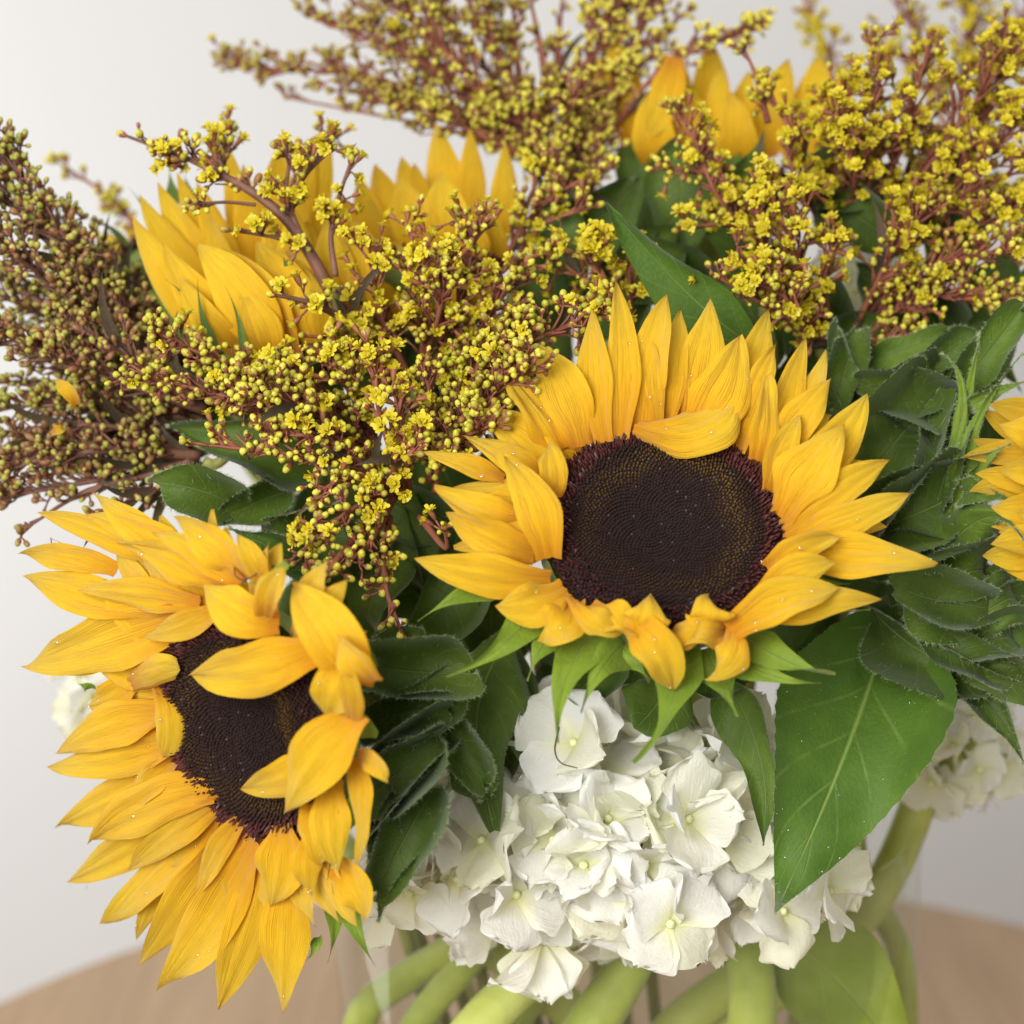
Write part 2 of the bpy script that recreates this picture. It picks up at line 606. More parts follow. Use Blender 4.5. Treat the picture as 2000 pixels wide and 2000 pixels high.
# ------------------------------------------------------------------ sunflowers
def disc_floret_geo(C, e1, e2, n, rad, count, L, seed):
    """hundreds of tiny tube florets in a Fermat spiral"""
    rg = random.Random(seed)
    V, F, K = [], [], []
    GA = math.pi * (3 - math.sqrt(5))
    for i in range(count):
        fr = math.sqrt((i + 0.5) / count)
        r = fr * rad
        a = i * GA
        er = e1 * math.cos(a) + e2 * math.sin(a)
        et = n.cross(er)
        r *= 1 + rg.uniform(-0.012, 0.012)
        a += rg.uniform(-0.02, 0.02)
        p = C + er * r + n * (disc_h(fr, rad) + rg.uniform(-0.0002, 0.0002))
        s = rad * 1.55 / math.sqrt(count)
        if fr < 0.78:
            h, lean = s * (0.9 + 0.5 * fr), 0.12 + 0.15 * fr
            wob = 0.04 * math.sin(a * 3 + 1.0) + 0.03 * math.sin(a * 7)
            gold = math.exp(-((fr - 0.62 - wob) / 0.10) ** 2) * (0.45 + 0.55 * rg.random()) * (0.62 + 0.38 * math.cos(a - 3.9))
            if rg.random() < 0.15:
                gold *= 0.2
            k = min(1.0, fr / 0.78)
            cb = (0.008, 0.005, 0.005)
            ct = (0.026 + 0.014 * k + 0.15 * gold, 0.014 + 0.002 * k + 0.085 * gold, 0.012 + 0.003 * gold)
            if rg.random() < 0.018:
                ct = (0.10, 0.08, 0.075)
        else:
            h, lean = s * (2.1 + rg.uniform(-0.7, 1.1)), 0.55
            g = rg.random()
            cb, ct = (0.014, 0.005, 0.006), (0.065 + 0.085 * g, 0.018 + 0.020 * g, 0.018 + 0.014 * g)
            if rg.random() < 0.03:
                ct = (0.2, 0.13, 0.12)
        lj = lean + rg.uniform(-0.3, 0.3) * (1.6 if fr > 0.77 else 0.6)
        d = (n + er * lj * 1.2 + et * rg.uniform(-0.15, 0.15)).normalized()
        b = len(V)
        q = rg.uniform(0, 1.57)
        for lev, (hh, ww) in enumerate(((0, 0.42), (0.7, 0.40), (1.0, 0.12))):
            for j in range(4):
                aa = q + j * math.pi / 2
                V.append(p + d * (h * hh) + (er * math.cos(aa) + et * math.sin(aa)) * (s * ww) - L)
                K.append(cb if lev == 0 else (tuple(x * 0.8 for x in ct) if lev == 1 else ct))
        for lev in range(2):
            for j in range(4):
                x, y = b + lev * 4 + j, b + lev * 4 + (j + 1) % 4
                F.append((x, y, y + 4, x + 4))
        F.append((b + 8, b + 9, b + 10, b + 11))
    return V, F, K


def disc_h(fr, rad):
    return rad * (0.07 * math.exp(-((fr - 0.72) / 0.26) ** 2) + 0.10 * fr * (1 - fr) + 0.03 - 0.16 * max(0, fr - 0.85) * 2)


class Flower:
    def __init__(self, label, c, ncam, rad=0.030, disc_count=1500, group='sunflowers in the bouquet', seed=1, has_disc=True):
        self.C = px(*c)
        self.cd = c[2]
        self.n = cam_vec(ncam)
        self.seed = seed
        self.i = 0
        self.root = thing('sunflower', label, 'sunflower', self.C, group)
        n = self.n
        self.e1 = n.cross(Vector((0, 0, 1))).normalized()
        self.e2 = n.cross(self.e1)
        self.rad = rad
        if has_disc:
            V, F, K = [], [], []
            seg, rings = 48, 10
            for i in range(rings + 1):
                fr = i / rings
                for j in range(seg):
                    a = 2 * math.pi * j / seg
                    V.append((self.e1 * math.cos(a) + self.e2 * math.sin(a)) * (fr * rad) + n * disc_h(fr, rad))
                    K.append((0.012, 0.007, 0.008))
            for i in range(rings):
                for j in range(seg):
                    b = (j + 1) % seg
                    F.append((i * seg + j, i * seg + b, (i + 1) * seg + b, (i + 1) * seg + j))
            d = link('disc', mesh_from('disc', V, F, M['disc'], cols=K), self.root)
            V, F, K = disc_floret_geo(self.C, self.e1, self.e2, n, rad, disc_count, self.C, seed)
            f = link('disc_floret', mesh_from('disc_floret', V, F, M['disc'], cols=K, smooth=False), d)
            f['kind'] = 'stuff'
        # receptacle behind the disc
        V, F = [], []
        seg = 28
        prof = [(rad * 1.02, -0.001), (rad * 1.05, -0.005), (rad * 0.85, -0.012), (rad * 0.45, -0.018), (0.007, -0.024), (0.0045, -0.032)]
        for r, z in prof:
            for j in range(seg):
                a = 2 * math.pi * j / seg
                V.append((self.e1 * math.cos(a) + self.e2 * math.sin(a)) * r + n * z)
        for i in range(len(prof) - 1):
            for j in range(seg):
                b = (j + 1) % seg
                F.append((i * seg + j, i * seg + b, (i + 1) * seg + b, (i + 1) * seg + j))
        link('receptacle', mesh_from('receptacle', V, F, M['bract']), self.root)

    def depth(self, x, y):
        ray = (px(x, y, 1.0) - CAMPOS)
        den = ray.dot(self.n)
        d = (self.C - CAMPOS).dot(self.n) / den if abs(den) > 1e-3 else self.cd
        return min(self.cd + 0.07, max(self.cd - 0.05, d))

    def P(self, x, y, off):
        return px(x, y, self.depth(x, y) - off * 0.001)

    def petal(self, bx, by, tx, ty, w, o0=0.0, o1=6.0, bend=0.0, om=None, mat='petal', name='petal', prof=prof_petal, facek=0.35, scale=None, **kw):
        self.i += 1
        L = math.hypot(tx - bx, ty - by)
        mx = (bx + tx) / 2 - (ty - by) / L * bend
        my = (by + ty) / 2 + (tx - bx) / L * bend
        if om is None:
            om = (o0 + o1) / 2 + 3.0
        a, b = self.P(bx, by, o0), self.P(tx, ty, o1)
        dm = ((a - CAMPOS).dot(FWD) + (b - CAMPOS).dot(FWD)) / 2 - (om - (o0 + o1) / 2) * 0.001
        m = px(mx, my, dm)
        face = (-(m - CAMPOS).normalized() * (1 - facek) + self.n * facek).normalized()
        sd = self.seed * 1000 + self.i
        rg = random.Random(sd)
        d = (m - CAMPOS).dot(FWD)
        kw.setdefault('roll', rg.uniform(-0.30, 0.30))
        kw.setdefault('twist', rg.uniform(-0.6, 0.6))
        kw.setdefault('cup', rg.uniform(0.12, 0.34))
        kw.setdefault('groove', rg.uniform(0.05, 0.13))
        kw.setdefault('irr', rg.uniform(0.04, 0.11))
        kw.setdefault('wave', rg.uniform(0.06, 0.30))
        kw.setdefault('ripple', rg.uniform(0.02, 0.12))
        kw.setdefault('fold', rg.uniform(-0.22, 0.16))
        return blade(name, a, m, b, w * TANH * d / 1000, face, M[mat], self.root, prof=prof, seed=sd, **kw)

    def under(self, count, length, keep, elev):
        """the inner rank of ray petals behind those in front"""
        rg = random.Random(self.seed + 5)
        for i in range(count):
            a = (i + rg.uniform(-0.3, 0.3)) * 2 * math.pi / count
            er = self.e1 * math.cos(a) + self.e2 * math.sin(a)
            if not keep(er):
                continue
            et = self.n.cross(er)
            ln = length * rg.uniform(0.75, 1.08)
            p0 = self.C + er * self.rad * 0.93 - self.n * 0.002
            p2 = self.C + er * (self.rad + ln) + et * rg.uniform(-.006, .006) + self.n * (elev + rg.uniform(-.003, .003))
            p1 = (p0 + p2) * 0.5 + self.n * 0.002
            blade('petal', p0, p1, p2, rg.uniform(0.0085, 0.0115), self.n, M['petal'], self.root, seed=self.seed * 77 + i, cup=rg.uniform(-.1, .3),
                  groove=0.07, wave=0.12, roll=rg.uniform(-.3, .3), twist=rg.uniform(-.4, .4))

    def leaf(self, b, m, t, w, mat='leaf', prof=prof_leaf, name='leaf', label=None, face=None, **kw):
        """leaf given by three photo points with their own distance"""
        self.i += 1
        a, mm, bb = px(*b), px(*m), px(*t)
        f = face if face is not None else -(mm - CAMPOS).normalized()
        kw.setdefault('cup', 0.12)
        kw.setdefault('groove', 0.0)
        kw.setdefault('fold', -0.12)
        rl = random.Random(self.seed * 31 + self.i)
        kw.setdefault('curl', rl.choice((-1, 1, 1)) * rl.uniform(0.2, 0.9))
        kw.setdefault('tipcurl', rl.uniform(-0.5, 0.5))
        kw.setdefault('irr', 0.11)
        kw.setdefault('twist', rl.uniform(-0.7, 0.7))
        kw.setdefault('tooth', 0.008)
        kw.setdefault('wave', 0.24)
        kw.setdefault('ripple', 0.10)
        kw.setdefault('n', 26)
        kw.setdefault('k', 12)
        sd = self.seed * 1000 + self.i
        o = blade(name, a, mm, bb, w * TANH * m[2] / 1000, f, M[mat], self.root, prof=prof, seed=sd, **kw)
        if label:
            o['label'] = label
        return o

    def stem(self, pts, r0=0.0048, r1=0.0055, mat='stem'):
        P = [self.C - self.n * 0.028] + pts
        return stem('stem', P, r0, r1, M[mat], self.root)


def hairs_on(leaf, count, length, seed, edge=0.6):
    """short bristles on a leaf's rim and face"""
    me = leaf.data
    rg = random.Random(seed)
    vs = [v.co.copy() for v in me.vertices]
    ns = [v.normal.copy() for v in me.vertices]
    nb = {}
    polys = [tuple(p.vertices) for p in me.polygons]
    ec = {}
    for p in polys:
        for i in range(4):
            e = tuple(sorted((p[i], p[(i + 1) % 4])))
            ec.setdefault(e, []).append(p)
    rim = [(e, ps[0]) for e, ps in ec.items() if len(ps) == 1]
    V, F = [], []
    for _ in range(count):
        if rg.random() < edge:
            e, p = rg.choice(rim)
            t = rg.random()
            q = vs[e[0]].lerp(vs[e[1]], t)
            cen = sum((vs[i] for i in p), Vector()) / 4
            d = (q - cen)
            d = d.normalized() if d.length > 1e-7 else ns[e[0]]
            d = (d + ns[e[0]] * rg.uniform(-0.7, 0.7) + Vector((rg.uniform(-.4, .4), rg.uniform(-.4, .4), rg.uniform(-.4, .4)))).normalized()
        else:
            p = rg.choice(polys)
            a, b = rg.random(), rg.random()
            q = vs[p[0]].lerp(vs[p[1]], a).lerp(vs[p[3]].lerp(vs[p[2]], a), b)
            nn = ns[p[0]]
            if nn.dot(CAMPOS - q - leaf.parent.location) < 0:
                nn = -nn
            d = (nn * 0.6 + Vector((rg.uniform(-.7, .7), rg.uniform(-.7, .7), rg.uniform(-.7, .7)))).normalized()
        l = length * rg.uniform(0.5, 1.2)
        x = d.orthogonal().normalized() * 0.00006
        y = d.cross(x)
        b = len(V)
        V += [q + x, q - x * 0.5 + y * 0.9, q - x * 0.5 - y * 0.9, q + d * l]
        F += [(b, b + 1, b + 3), (b + 1, b + 2, b + 3), (b + 2, b, b + 3)]
    h = link('leaf_hair', mesh_from('leaf_hair', V, F, M['hair'], smooth=False), leaf)
    h['kind'] = 'stuff'


def dew_on(objs, count, seed, parent, rmin=0.0003, rmax=0.0009):
    rg = random.Random(seed)
    V, F = [], []
    for _ in range(count):
        o = rg.choice(objs)
        me = o.data
        p = rg.choice(me.polygons)
        c = me.vertices[p.vertices[0]].co.lerp(me.vertices[p.vertices[2]].co, rg.random())
        n = p.normal.copy()
        if n.dot(CAMPOS - c - parent.location) < 0:
            n = -n
        r = rg.uniform(rmin, rmax)
        x = n.orthogonal().normalized()
        y = n.cross(x)
        b = len(V)
        for lev in range(3):
            a = lev * 0.5
            for j in range(7):
                th = 2 * math.pi * j / 7
                V.append(c + (x * math.cos(th) + y * math.sin(th)) * (r * math.cos(a)) + n * (r * 0.7 * math.sin(a)))
        V.append(c + n * r * 0.72)
        for lev in range(2):
            for j in range(7):
                q, w = b + lev * 7 + j, b + lev * 7 + (j + 1) % 7
                F.append((q, w, w + 7, q + 7))
        for j in range(7):
            F.append((b + 14 + j, b + 14 + (j + 1) % 7, b + 21))
    d = link('water_droplet', mesh_from('water_droplet', V, F, M['dew']), parent)
    d['kind'] = 'stuff'


def vpt(x, y, z):
    return Vector((x, y, z))


# ---- 1 the big front sunflower
A = Flower('large sunflower with open dark disc facing the viewer above the white hydrangea', (1300, 1033, 0.500), (0.03, 0.52, 0.85), rad=0.0302, disc_count=3600, seed=11)
front = [
    # bx by tx ty w o0 o1 bend
    (1062, 930, 965, 880, 62, 1, 6, 0), (985, 935, 828, 884, 46, 2, 4, 4),
    (1095, 880, 992, 728, 92, 1, 10, 4), (1135, 872, 1046, 672, 98, 2, 13, 14),
    (1405, 850, 1503, 603, 88, 1, 14, 8), (1345, 830, 1387, 582, 84, 1, 15, 6),
    (1300, 835, 1330, 600, 62, 2, 13, 0),
    (1250, 845, 1303, 577, 84, 3, 18, -8), (1180, 865, 1158, 600, 72, 3, 16, -8), (1212, 858, 1203, 545, 66, 4, 18, 10),
    (1285, 835, 1262, 640, 40, 5, 14, 4),
    (1360, 840, 1446, 655, 120, 6, 20, 14),
    (1500, 885, 1574, 660, 66, 0, 14, 0), (1520, 900, 1614, 684, 62, 0, 12, 6), (1440, 880, 1516, 672, 66, 2, 16, -6),
    (1545, 950, 1694, 768, 88, 0, 13, 14),
    (1510, 900, 1623, 740, 74, 3, 15, -4), (1480, 900, 1500, 732, 66, 5, 17, 6),
    (1525, 1010, 1650, 830, 112, 4, 16, -8), (1500, 960, 1560, 810, 60, 4, 14, -4),
    (1528, 1035, 1738, 898, 80, 3, 13, -6), (1530, 1060, 1778, 964, 82, 3, 12, 4),
    (1540, 1095, 1829, 1103, 92, 0, 8, -12), (1500, 1112, 1634, 1048, 66, 5, 12, -10),
    (1488, 1160, 1632, 1098, 72, 6, 12, -12), (1440, 1215, 1720, 1172, 82, 3, 6, -20), (1425, 1232, 1640, 1150, 92, 7, 11, -18),
    (1075, 1135, 808, 1090, 84, 1, 7, -10), (1045, 1080, 872, 1000, 80, 2, 9, -10), (1030, 1030, 848, 952, 82, 2, 9, -10),
    (1105, 1152, 968, 1182, 92, 3, 6, -14), (1118, 1180, 1056, 1254, 92, 4, 2, -10),
    (1082, 972, 1072, 866, 64, 5, 9, 4), (1085, 1065, 940, 1045, 84, -1, 3, -4), (1075, 1000, 930, 975, 80, -1, 3, 4),
]
fp = []
for p in front:
    fp.append(A.petal(*p))
# the ones folded across or curled at the rim of the disc
fp.append(A.petal(1072, 1092, 984, 888, 90, 5, 12, 18, om=15, roll=0.1, cup=0.3))
fp.append(A.petal(1242, 832, 1442, 786, 108, 7, 12, 34, om=15, cup=-0.25, roll=-0.1, prof=lambda t: prof_petal(t, 0.35, 0.55, 2.6, 0.8)))
fp.append(A.petal(1118, 1166, 1222, 1226, 62, 5, 6, 10, om=12, cup=-0.5, wave=0.3, prof=lambda t: prof_petal(t, 0.5, 0.5, 3, 0.6)))
fp.append(A.petal(1262, 1248, 1268, 1166, 88, 4, 9, 2, om=13, cup=-0.35, wave=0.35, ripple=0.15, prof=lambda t: prof_petal(t, 0.8, 0.4, 2.6, 0.7)))
fp.append(A.petal(1232, 1212, 1316, 1350, 96, 8, -2, -14, om=9, cup=0.3, wave=0.2))
fp.append(A.petal(1390, 1240, 1384, 1164, 90, 4, 9, 2, om=13, cup=-0.35, wave=0.35, ripple=0.15, prof=lambda t: prof_petal(t, 0.8, 0.4, 2.6, 0.7)))
fp.append(A.petal(1300, 1240, 1395, 1215, 60, 3, 6, 8, om=9, cup=-0.4, wave=0.4, twist=1.2, ripple=.2))
fp.append(A.petal(1150, 1185, 1240, 1255, 70, 6, 7, -10, om=9, twist=-1.0, wave=0.4, ripple=.2))
fp.append(A.petal(1420, 1235, 1330, 1262, 58, 5, 5, 8, om=9, twist=1.0, wave=0.4, ripple=.2))
fp.append(A.petal(1440, 1222, 1378, 1328, 74, 7, -2, -16, om=8, cup=-0.5, twist=0.8))
A.under(30, 0.027, lambda er: er.dot(UP) > -0.30, 0.004)
dew_on(fp, 80, 5, A.root)
A.leaf((1500, 1800, 0.60), (1650, 1930, 0.60), (1770, 2090, 0.60), 230, 'leaf_olive', curl=0.1, twist=0.0, irr=0.04, label='broad olive leaf inside the vase at the right')
BR = dict(mat='bract', name='bract', prof=prof_bract, groove=0.02, wave=0.12, fold=-0.12, cup=0.1)
fb = []
for b in [(985, 1140, 815, 1214, 62, -6, -2, 12), (1060, 1178, 872, 1322, 84, -6, 0, -18), (1165, 1230, 1090, 1452, 110, -6, 2, 26),
          (1235, 1245, 1135, 1392, 92, -7, 0, 16), (1330, 1270, 1238, 1490, 100, -8, 0, -26), (1450, 1240, 1632, 1316, 92, -6, 2, 14), (1420, 1270, 1606, 1334, 70, -8, 0, 18),
          (1200, 1240, 1270, 1330, 120, -9, -6, 0), (1380, 1265, 1440, 1400, 120, -10, -8, 0), (1110, 1200, 1030, 1330, 110, -9, -6, 10),
          (1500, 1180, 1700, 1190, 80, -8, -6, 10), (1540, 1120, 1660, 1140, 60, -8, -4, 8)]:
    fb.append(A.petal(*b, **BR))
# leaves of the front sunflower
big = A.leaf((1745, 1185, 0.545), (1650, 1470, 0.520), (1514, 1782, 0.508), 335, curl=0.15, tipcurl=0.0, irr=0.03, twist=0.0, mat='leaf_bright', label='large green leaf with pale midrib over the hydrangea', fold=-0.15, tooth=0.012, n=40)
nar = A.leaf((1400, 1330, 0.53), (1478, 1450, 0.522), (1502, 1650, 0.517), 120, 'leaf_mid', roll=0.5)
cen = A.leaf((1510, 700, 0.55), (1330, 560, 0.545), (1186, 394, 0.54), 130, 'leaf_bright', curl=0.2, tipcurl=0.1, irr=0.05, twist=0.1, roll=-0.3, label='single green leaf with a pointed tip rising above the front sunflower', fold=-0.25)
m6 = A.leaf((1000, 1235, 0.545), (935, 1400, 0.528), (972, 1662, 0.515), 190, 'leaf_mid', roll=0.35)
A.leaf((1010, 1260, 0.56), (1005, 1370, 0.548), (1020, 1480, 0.545), 150, 'leaf_mid')
A.leaf((1300, 1290, 0.54), (1290, 1360, 0.532), (1240, 1420, 0.53), 140, 'leaf_mid', prof=prof_round)
A.leaf((1180, 1270, 0.545), (1150, 1330, 0.54), (1100, 1370, 0.537), 130, 'leaf_mid', prof=prof_round)
A.leaf((1530, 1260, 0.54), (1430, 1300, 0.535), (1340, 1350, 0.53), 110, 'leaf_mid', prof=prof_round)
rl = []
rl.append(A.leaf((1640, 1030, 0.56), (1725, 905, 0.545), (1790, 830, 0.55), 190, 'leaf', prof=prof_round, cup=0.6, fold=-0.3))
rl.append(A.leaf((1650, 1060, 0.555), (1790, 985, 0.538), (1890, 930, 0.545), 200, 'leaf_mid', prof=prof_round, cup=0.6, fold=-0.3))
rl.append(A.leaf((1640, 1100, 0.56), (1740, 1060, 0.55), (1790, 1010, 0.55), 150, 'leaf', prof=prof_round, cup=0.65, fold=-0.25))
rl.append(A.leaf((1930, 1190, 0.535), (1840, 1180, 0.520), (1752, 1158, 0.520), 135, 'leaf_mid', prof=prof_round, cup=0.65, fold=-0.25))
rl.append(A.leaf((1700, 1180, 0.545), (1830, 1290, 0.525), (2010, 1340, 0.525), 130, 'leaf', cup=0.5, roll=0.4))
rl.append(A.leaf((1830, 1290, 0.53), (1930, 1370, 0.523), (1998, 1490, 0.52), 80, 'leaf', cup=0.5))
hairs_on(big, 700, 0.0009, 3, 0.85)
hairs_on(m6, 500, 0.0012, 4, 0.9)
for i, l in enumerate(rl):
    hairs_on(l, 900, 0.0015, 30 + i, 0.94)
dew_on([big], 40, 9, A.root, 0.0003, 0.0007)
A.stem([px(1340, 1350, 0.575), px(1300, 1700, 0.58), px(1226, 1888, 0.575), px(1140, 2030, 0.575), px(1000, 2300, 0.59)], 0.0048, 0.0085)

# ---- 2 lower left sunflower, turned to the left
B = Flower('sunflower turned to the left at the lower left with petals folded over its disc', (488, 1418, 0.495), (-0.60, -0.24, 0.76), rad=0.0300, disc_count=3400, seed=23)
lp = []
for p in [
    (400, 1110, 180, 962, 64, 0, 8, -6), (330, 1100, 74, 1000, 62, 0, 8, 8), (230, 1115, 38, 1081, 56, 0, 5, 10), (300, 1190, 45, 1124, 84, 1, 7, -6),
    (400, 1110, 172, 1004, 78, 3, 9, 8), (390, 1180, 154, 1152, 66, 3, 10, 6), (440, 1145, 230, 1060, 76, 4, 12, 8), (490, 1130, 340, 1010, 76, 2, 11, 6),
    (470, 1140, 300, 1040, 60, 5, 12, 10), (520, 1150, 464, 1044, 54, 2, 9, 4),
    (230, 1285, 52, 1304, 46, -2, 3, -6), (360, 1200, 50, 1300, 124, 2, 6, -6),
    (262, 1330, 172, 1378, 70, 0, 4, -8), (330, 1390, 108, 1472, 88, 2, 8, 12), (355, 1440, 92, 1498, 86, 1, 8, -10),
    (350, 1500, 112, 1614, 86, -1, 4, 0), (400, 1540, 132, 1722, 90, -2, 2, -14), (345, 1480, 240, 1590, 60, 2, 5, 0),
    (420, 1570, 204, 1804, 104, 1, 3, -10), (330, 1700, 266, 1836, 40, -2, -1, 4), (440, 1560, 250, 1700, 70, 4, 7, 6),
    (420, 1540, 174, 1646, 104, 5, 9, 22),
    (460, 1610, 272, 1884, 94, 1, 3, -8), (500, 1640, 312, 1930, 112, 3, 5, -14), (520, 1650, 425, 1972, 98, 1, 2, -10), (470, 1600, 380, 1760, 56, 5, 6, 8),
    (560, 1690, 552, 1980, 94, 2, 4, 0), (550, 1610, 530, 1770, 104, 5, 8, -8), (610, 1625, 608, 1752, 58, 6, 8, 10),
    (655, 1690, 712, 1798, 78, 2, 4, -14), (690, 1480, 696, 1688, 54, 2, 8, -14), (700, 1470, 758, 1526, 46, 2, 6, -6),
    (650, 1520, 660, 1700, 80, 3, 9, 10), (610, 1560, 625, 1690, 80, 4, 9, -4),
]:
    lp.append(B.petal(*p))
LQ = dict(cup=0.3)
lp.append(B.petal(432, 1186, 280, 1244, 56, 3, 9, -8, **LQ))
lp.append(B.petal(700, 1340, 570, 1140, 120, 2, 6, 10, om=12))
lp.append(B.petal(690, 1290, 600, 1190, 74, 3, 8, 8, om=10, cup=-0.4))
lp.append(B.petal(545, 1218, 396, 1142, 92, 5, 14, -16, om=14))
lp.append(B.petal(520, 1212, 556, 1106, 60, 6, 15, -10, om=14))
lp.append(B.petal(690, 1300, 640, 1400, 100, 4, 10, 10, om=13))
lp.append(B.petal(610, 1270, 370, 1318, 118, 6, 18, -14, om=17, cup=0.2))
lp.append(B.petal(620, 1478, 470, 1540, 82, 6, 14, -14, om=14))
lp.append(B.petal(700, 1390, 556, 1588, 118, 7, 16, 12, om=18, cup=0.2))
lp.append(B.petal(730, 1330, 660, 1240, 70, 6, 12, -8, om=13))
lp.append(B.petal(690, 1420, 668, 1290, 50, 8, 15, 6, om=15))
lp.append(B.petal(250, 1345, 352, 1308, 66, 3, 9, -14, om=12, cup=-0.6, prof=lambda t: prof_petal(t, 0.5, 0.55, 3, 0.6)))
lp.append(B.petal(308, 1340, 320, 1480, 62, 5, 9, -16, om=12, cup=-0.3, prof=lambda t: prof_petal(t, 0.4, 0.5, 3, 0.6)))
B.under(36, 0.026, lambda er: er.dot(RIGHT) < 0.65, 0.001)
dew_on(lp, 60, 6, B.root)
for b in [(640, 1720, 640, 1880, 60, -10, -8, -14), (670, 1740, 732, 1886, 56, -10, -8, 6), (240, 1650, 168, 1736, 26, -16, -12, 10), (520, 1800, 462, 1905, 34, -8, -4, -8),
          (620, 1830, 590, 1880, 24, -6, -3, -8), (215, 1378, 172, 1398, 34, -6, -4, 0), (180, 1345, 150, 1335, 26, -8, -6, 0), (700, 1560, 640, 1720, 44, 0, 8, 10),
          (720, 1440, 690, 1380, 44, -2, 4, 8), (560, 1100, 470, 1140, 24, 6, 12, -12), (150, 1090, 98, 1052, 14, -3, -1, 6), (720, 1300, 660, 1220, 60, -6, -2, 0)]:
    B.petal(*b, **BR)
ml = []
ml.append(B.leaf((700, 1290, 0.535), (785, 1300, 0.515), (865, 1275, 0.52), 150, 'leaf', prof=prof_round, cup=0.65, fold=-0.25))
ml.append(B.leaf((720, 1400, 0.53), (800, 1395, 0.512), (868, 1360, 0.515), 130, 'leaf', prof=prof_round, cup=0.65, fold=-0.25))
ml.append(B.leaf((870, 1430, 0.52), (790, 1480, 0.506), (730, 1560, 0.512), 140, 'leaf', prof=prof_round, cup=0.6, fold=-0.3))
ml.append(B.leaf((868, 1545, 0.52), (790, 1650, 0.503), (750, 1780, 0.500), 130, 'leaf', roll=0.3, label='dark fuzzy leaf with a hooked tip'))
ml.append(B.leaf((700, 1550, 0.535), (760, 1610, 0.52), (720, 1740, 0.515), 150, 'leaf', cup=0.2))
ml.append(B.leaf((860, 1400, 0.53), (905, 1480, 0.52), (930, 1545, 0.52), 100, 'leaf', prof=prof_round, cup=0.6))
for (x, y, a, ln, w, d) in [(790, 1310, .1, 85, 150, .506), (760, 1400, -.3, 70, 110, .508), (790, 1500, 2.5, 85, 130, .500), (800, 1620, 2.1, 95, 130, .498), (745, 1600, 1.5, 80, 90, .505), (890, 1450, 1.1, 70, 90, .514)]:
    c, s_ = math.cos(a), math.sin(a)
    ml.append(B.leaf((x - ln * c, y - ln * s_, d + .006), (x, y, d), (x + ln * c, y + ln * s_, d + .004), w, 'leaf', name='bract', prof=prof_round, cup=.6, curl=0.85, tipcurl=.5, wave=.3, irr=.09))
ml.append(B.leaf((860, 1330, 0.55), (930, 1420, 0.545), (900, 1560, 0.545), 200, 'leaf', prof=prof_round))
ul = []
ul.append(B.leaf((480, 1000, 0.545), (380, 955, 0.53), (275, 945, 0.535), 110, 'leaf_mid', prof=prof_leaf, cup=0.4))
ul.append(B.leaf((560, 960, 0.55), (480, 990, 0.54), (390, 1030, 0.535), 90, 'leaf_mid', cup=0.4))
ul.append(B.leaf((620, 1120, 0.545), (540, 1075, 0.53), (465, 1045, 0.53), 80, 'leaf_bright', cup=0.2))
ul.append(B.leaf((660, 1010, 0.56), (590, 1040, 0.545), (500, 1040, 0.54), 120, 'leaf', cup=0.3, prof=prof_round))
ul.append(B.leaf((640, 920, 0.56), (500, 870, 0.55), (355, 835, 0.555), 160, 'leaf_mid', cup=0.2))
for i, l in enumerate(ml + ul):
    hairs_on(l, 900, 0.0015, 60 + i, 0.94)
B.stem([px(660, 1500, 0.56), px(960, 1700, 0.60), px(910, 1830, 0.62), px(800, 1905, 0.635), px(712, 1975, 0.640), px(690, 2090, 0.645)], 0.0045, 0.0056)

# ---- 3 back left sunflower seen from its side
Cf = Flower('sunflower seen from the side at the back left, petals cupped upwards behind sprigs', (510, 640, 0.590), (-0.35, 0.86, 0.20), rad=0.026, disc_count=500, seed=31)


def side_petals(fl, lst, d0):
    for (bx, by, tx, ty, w, dz, bend) in lst:
        fl.i += 1
        sd = fl.seed * 1000 + fl.i
        rg = random.Random(sd)
        L = math.hypot(tx - bx, ty - by)
        mx = (bx + tx) / 2 - (ty - by) / L * bend
        my = (by + ty) / 2 + (tx - bx) / L * bend
        dd = d0 + dz * 0.001
        a, m, b = px(bx, by, dd + 0.004), px(mx, my, dd - 0.004 if dz < 0 else dd + 0.004), px(tx, ty, dd)
        blade('petal', a, m, b, w * TANH * dd / 1000, -(m - CAMPOS).normalized(), M['petal'], fl.root, seed=sd,
              roll=rg.uniform(-0.3, 0.3), twist=rg.uniform(-0.3, 0.3), cup=rg.choice((-1, 1)) * rg.uniform(0.1, 0.3), groove=0.05, wave=0.08)


side_petals(Cf, [
    (520, 560, 551, 268, 74, 24, 0), (540, 560, 616, 282, 66, 26, 0), (580, 560, 646, 270, 60, 27, 0), (500, 560, 475, 320, 64, 24, 0), (490, 560, 446, 284, 58, 28, 0),
    (440, 600, 272, 380, 66, 14, -12), (450, 600, 308, 356, 70, 18, -8), (460, 600, 346, 338, 60, 20, -4), (480, 600, 384, 356, 64, 18, 0), (560, 600, 580, 350, 80, 14, 0), (610, 600, 660, 380, 80, 12, 6),
    (470, 600, 408, 416, 52, 8, -4), (580, 620, 520, 420, 62, 6, -6), (610, 620, 600, 430, 80, 6, 0),
    (480, 690, 258, 420, 82, -8, -26), (500, 700, 318, 474, 80, -14, -18), (660, 650, 558, 490, 96, -6, 10), (600, 690, 500, 470, 104, -10, 14),
    (560, 705, 432, 486, 104, -14, 18), (545, 715, 384, 474, 108, -18, 16), (650, 680, 640, 425, 104, -6, 4), (690, 660, 690, 430, 96, -2, 8), (625, 695, 592, 520, 92, -12, 6), (600, 660, 570, 400, 90, 2, 0), (490, 700, 350, 540, 60, -20, -14), (530, 715, 470, 560, 80, -20, 6),
], 0.570)
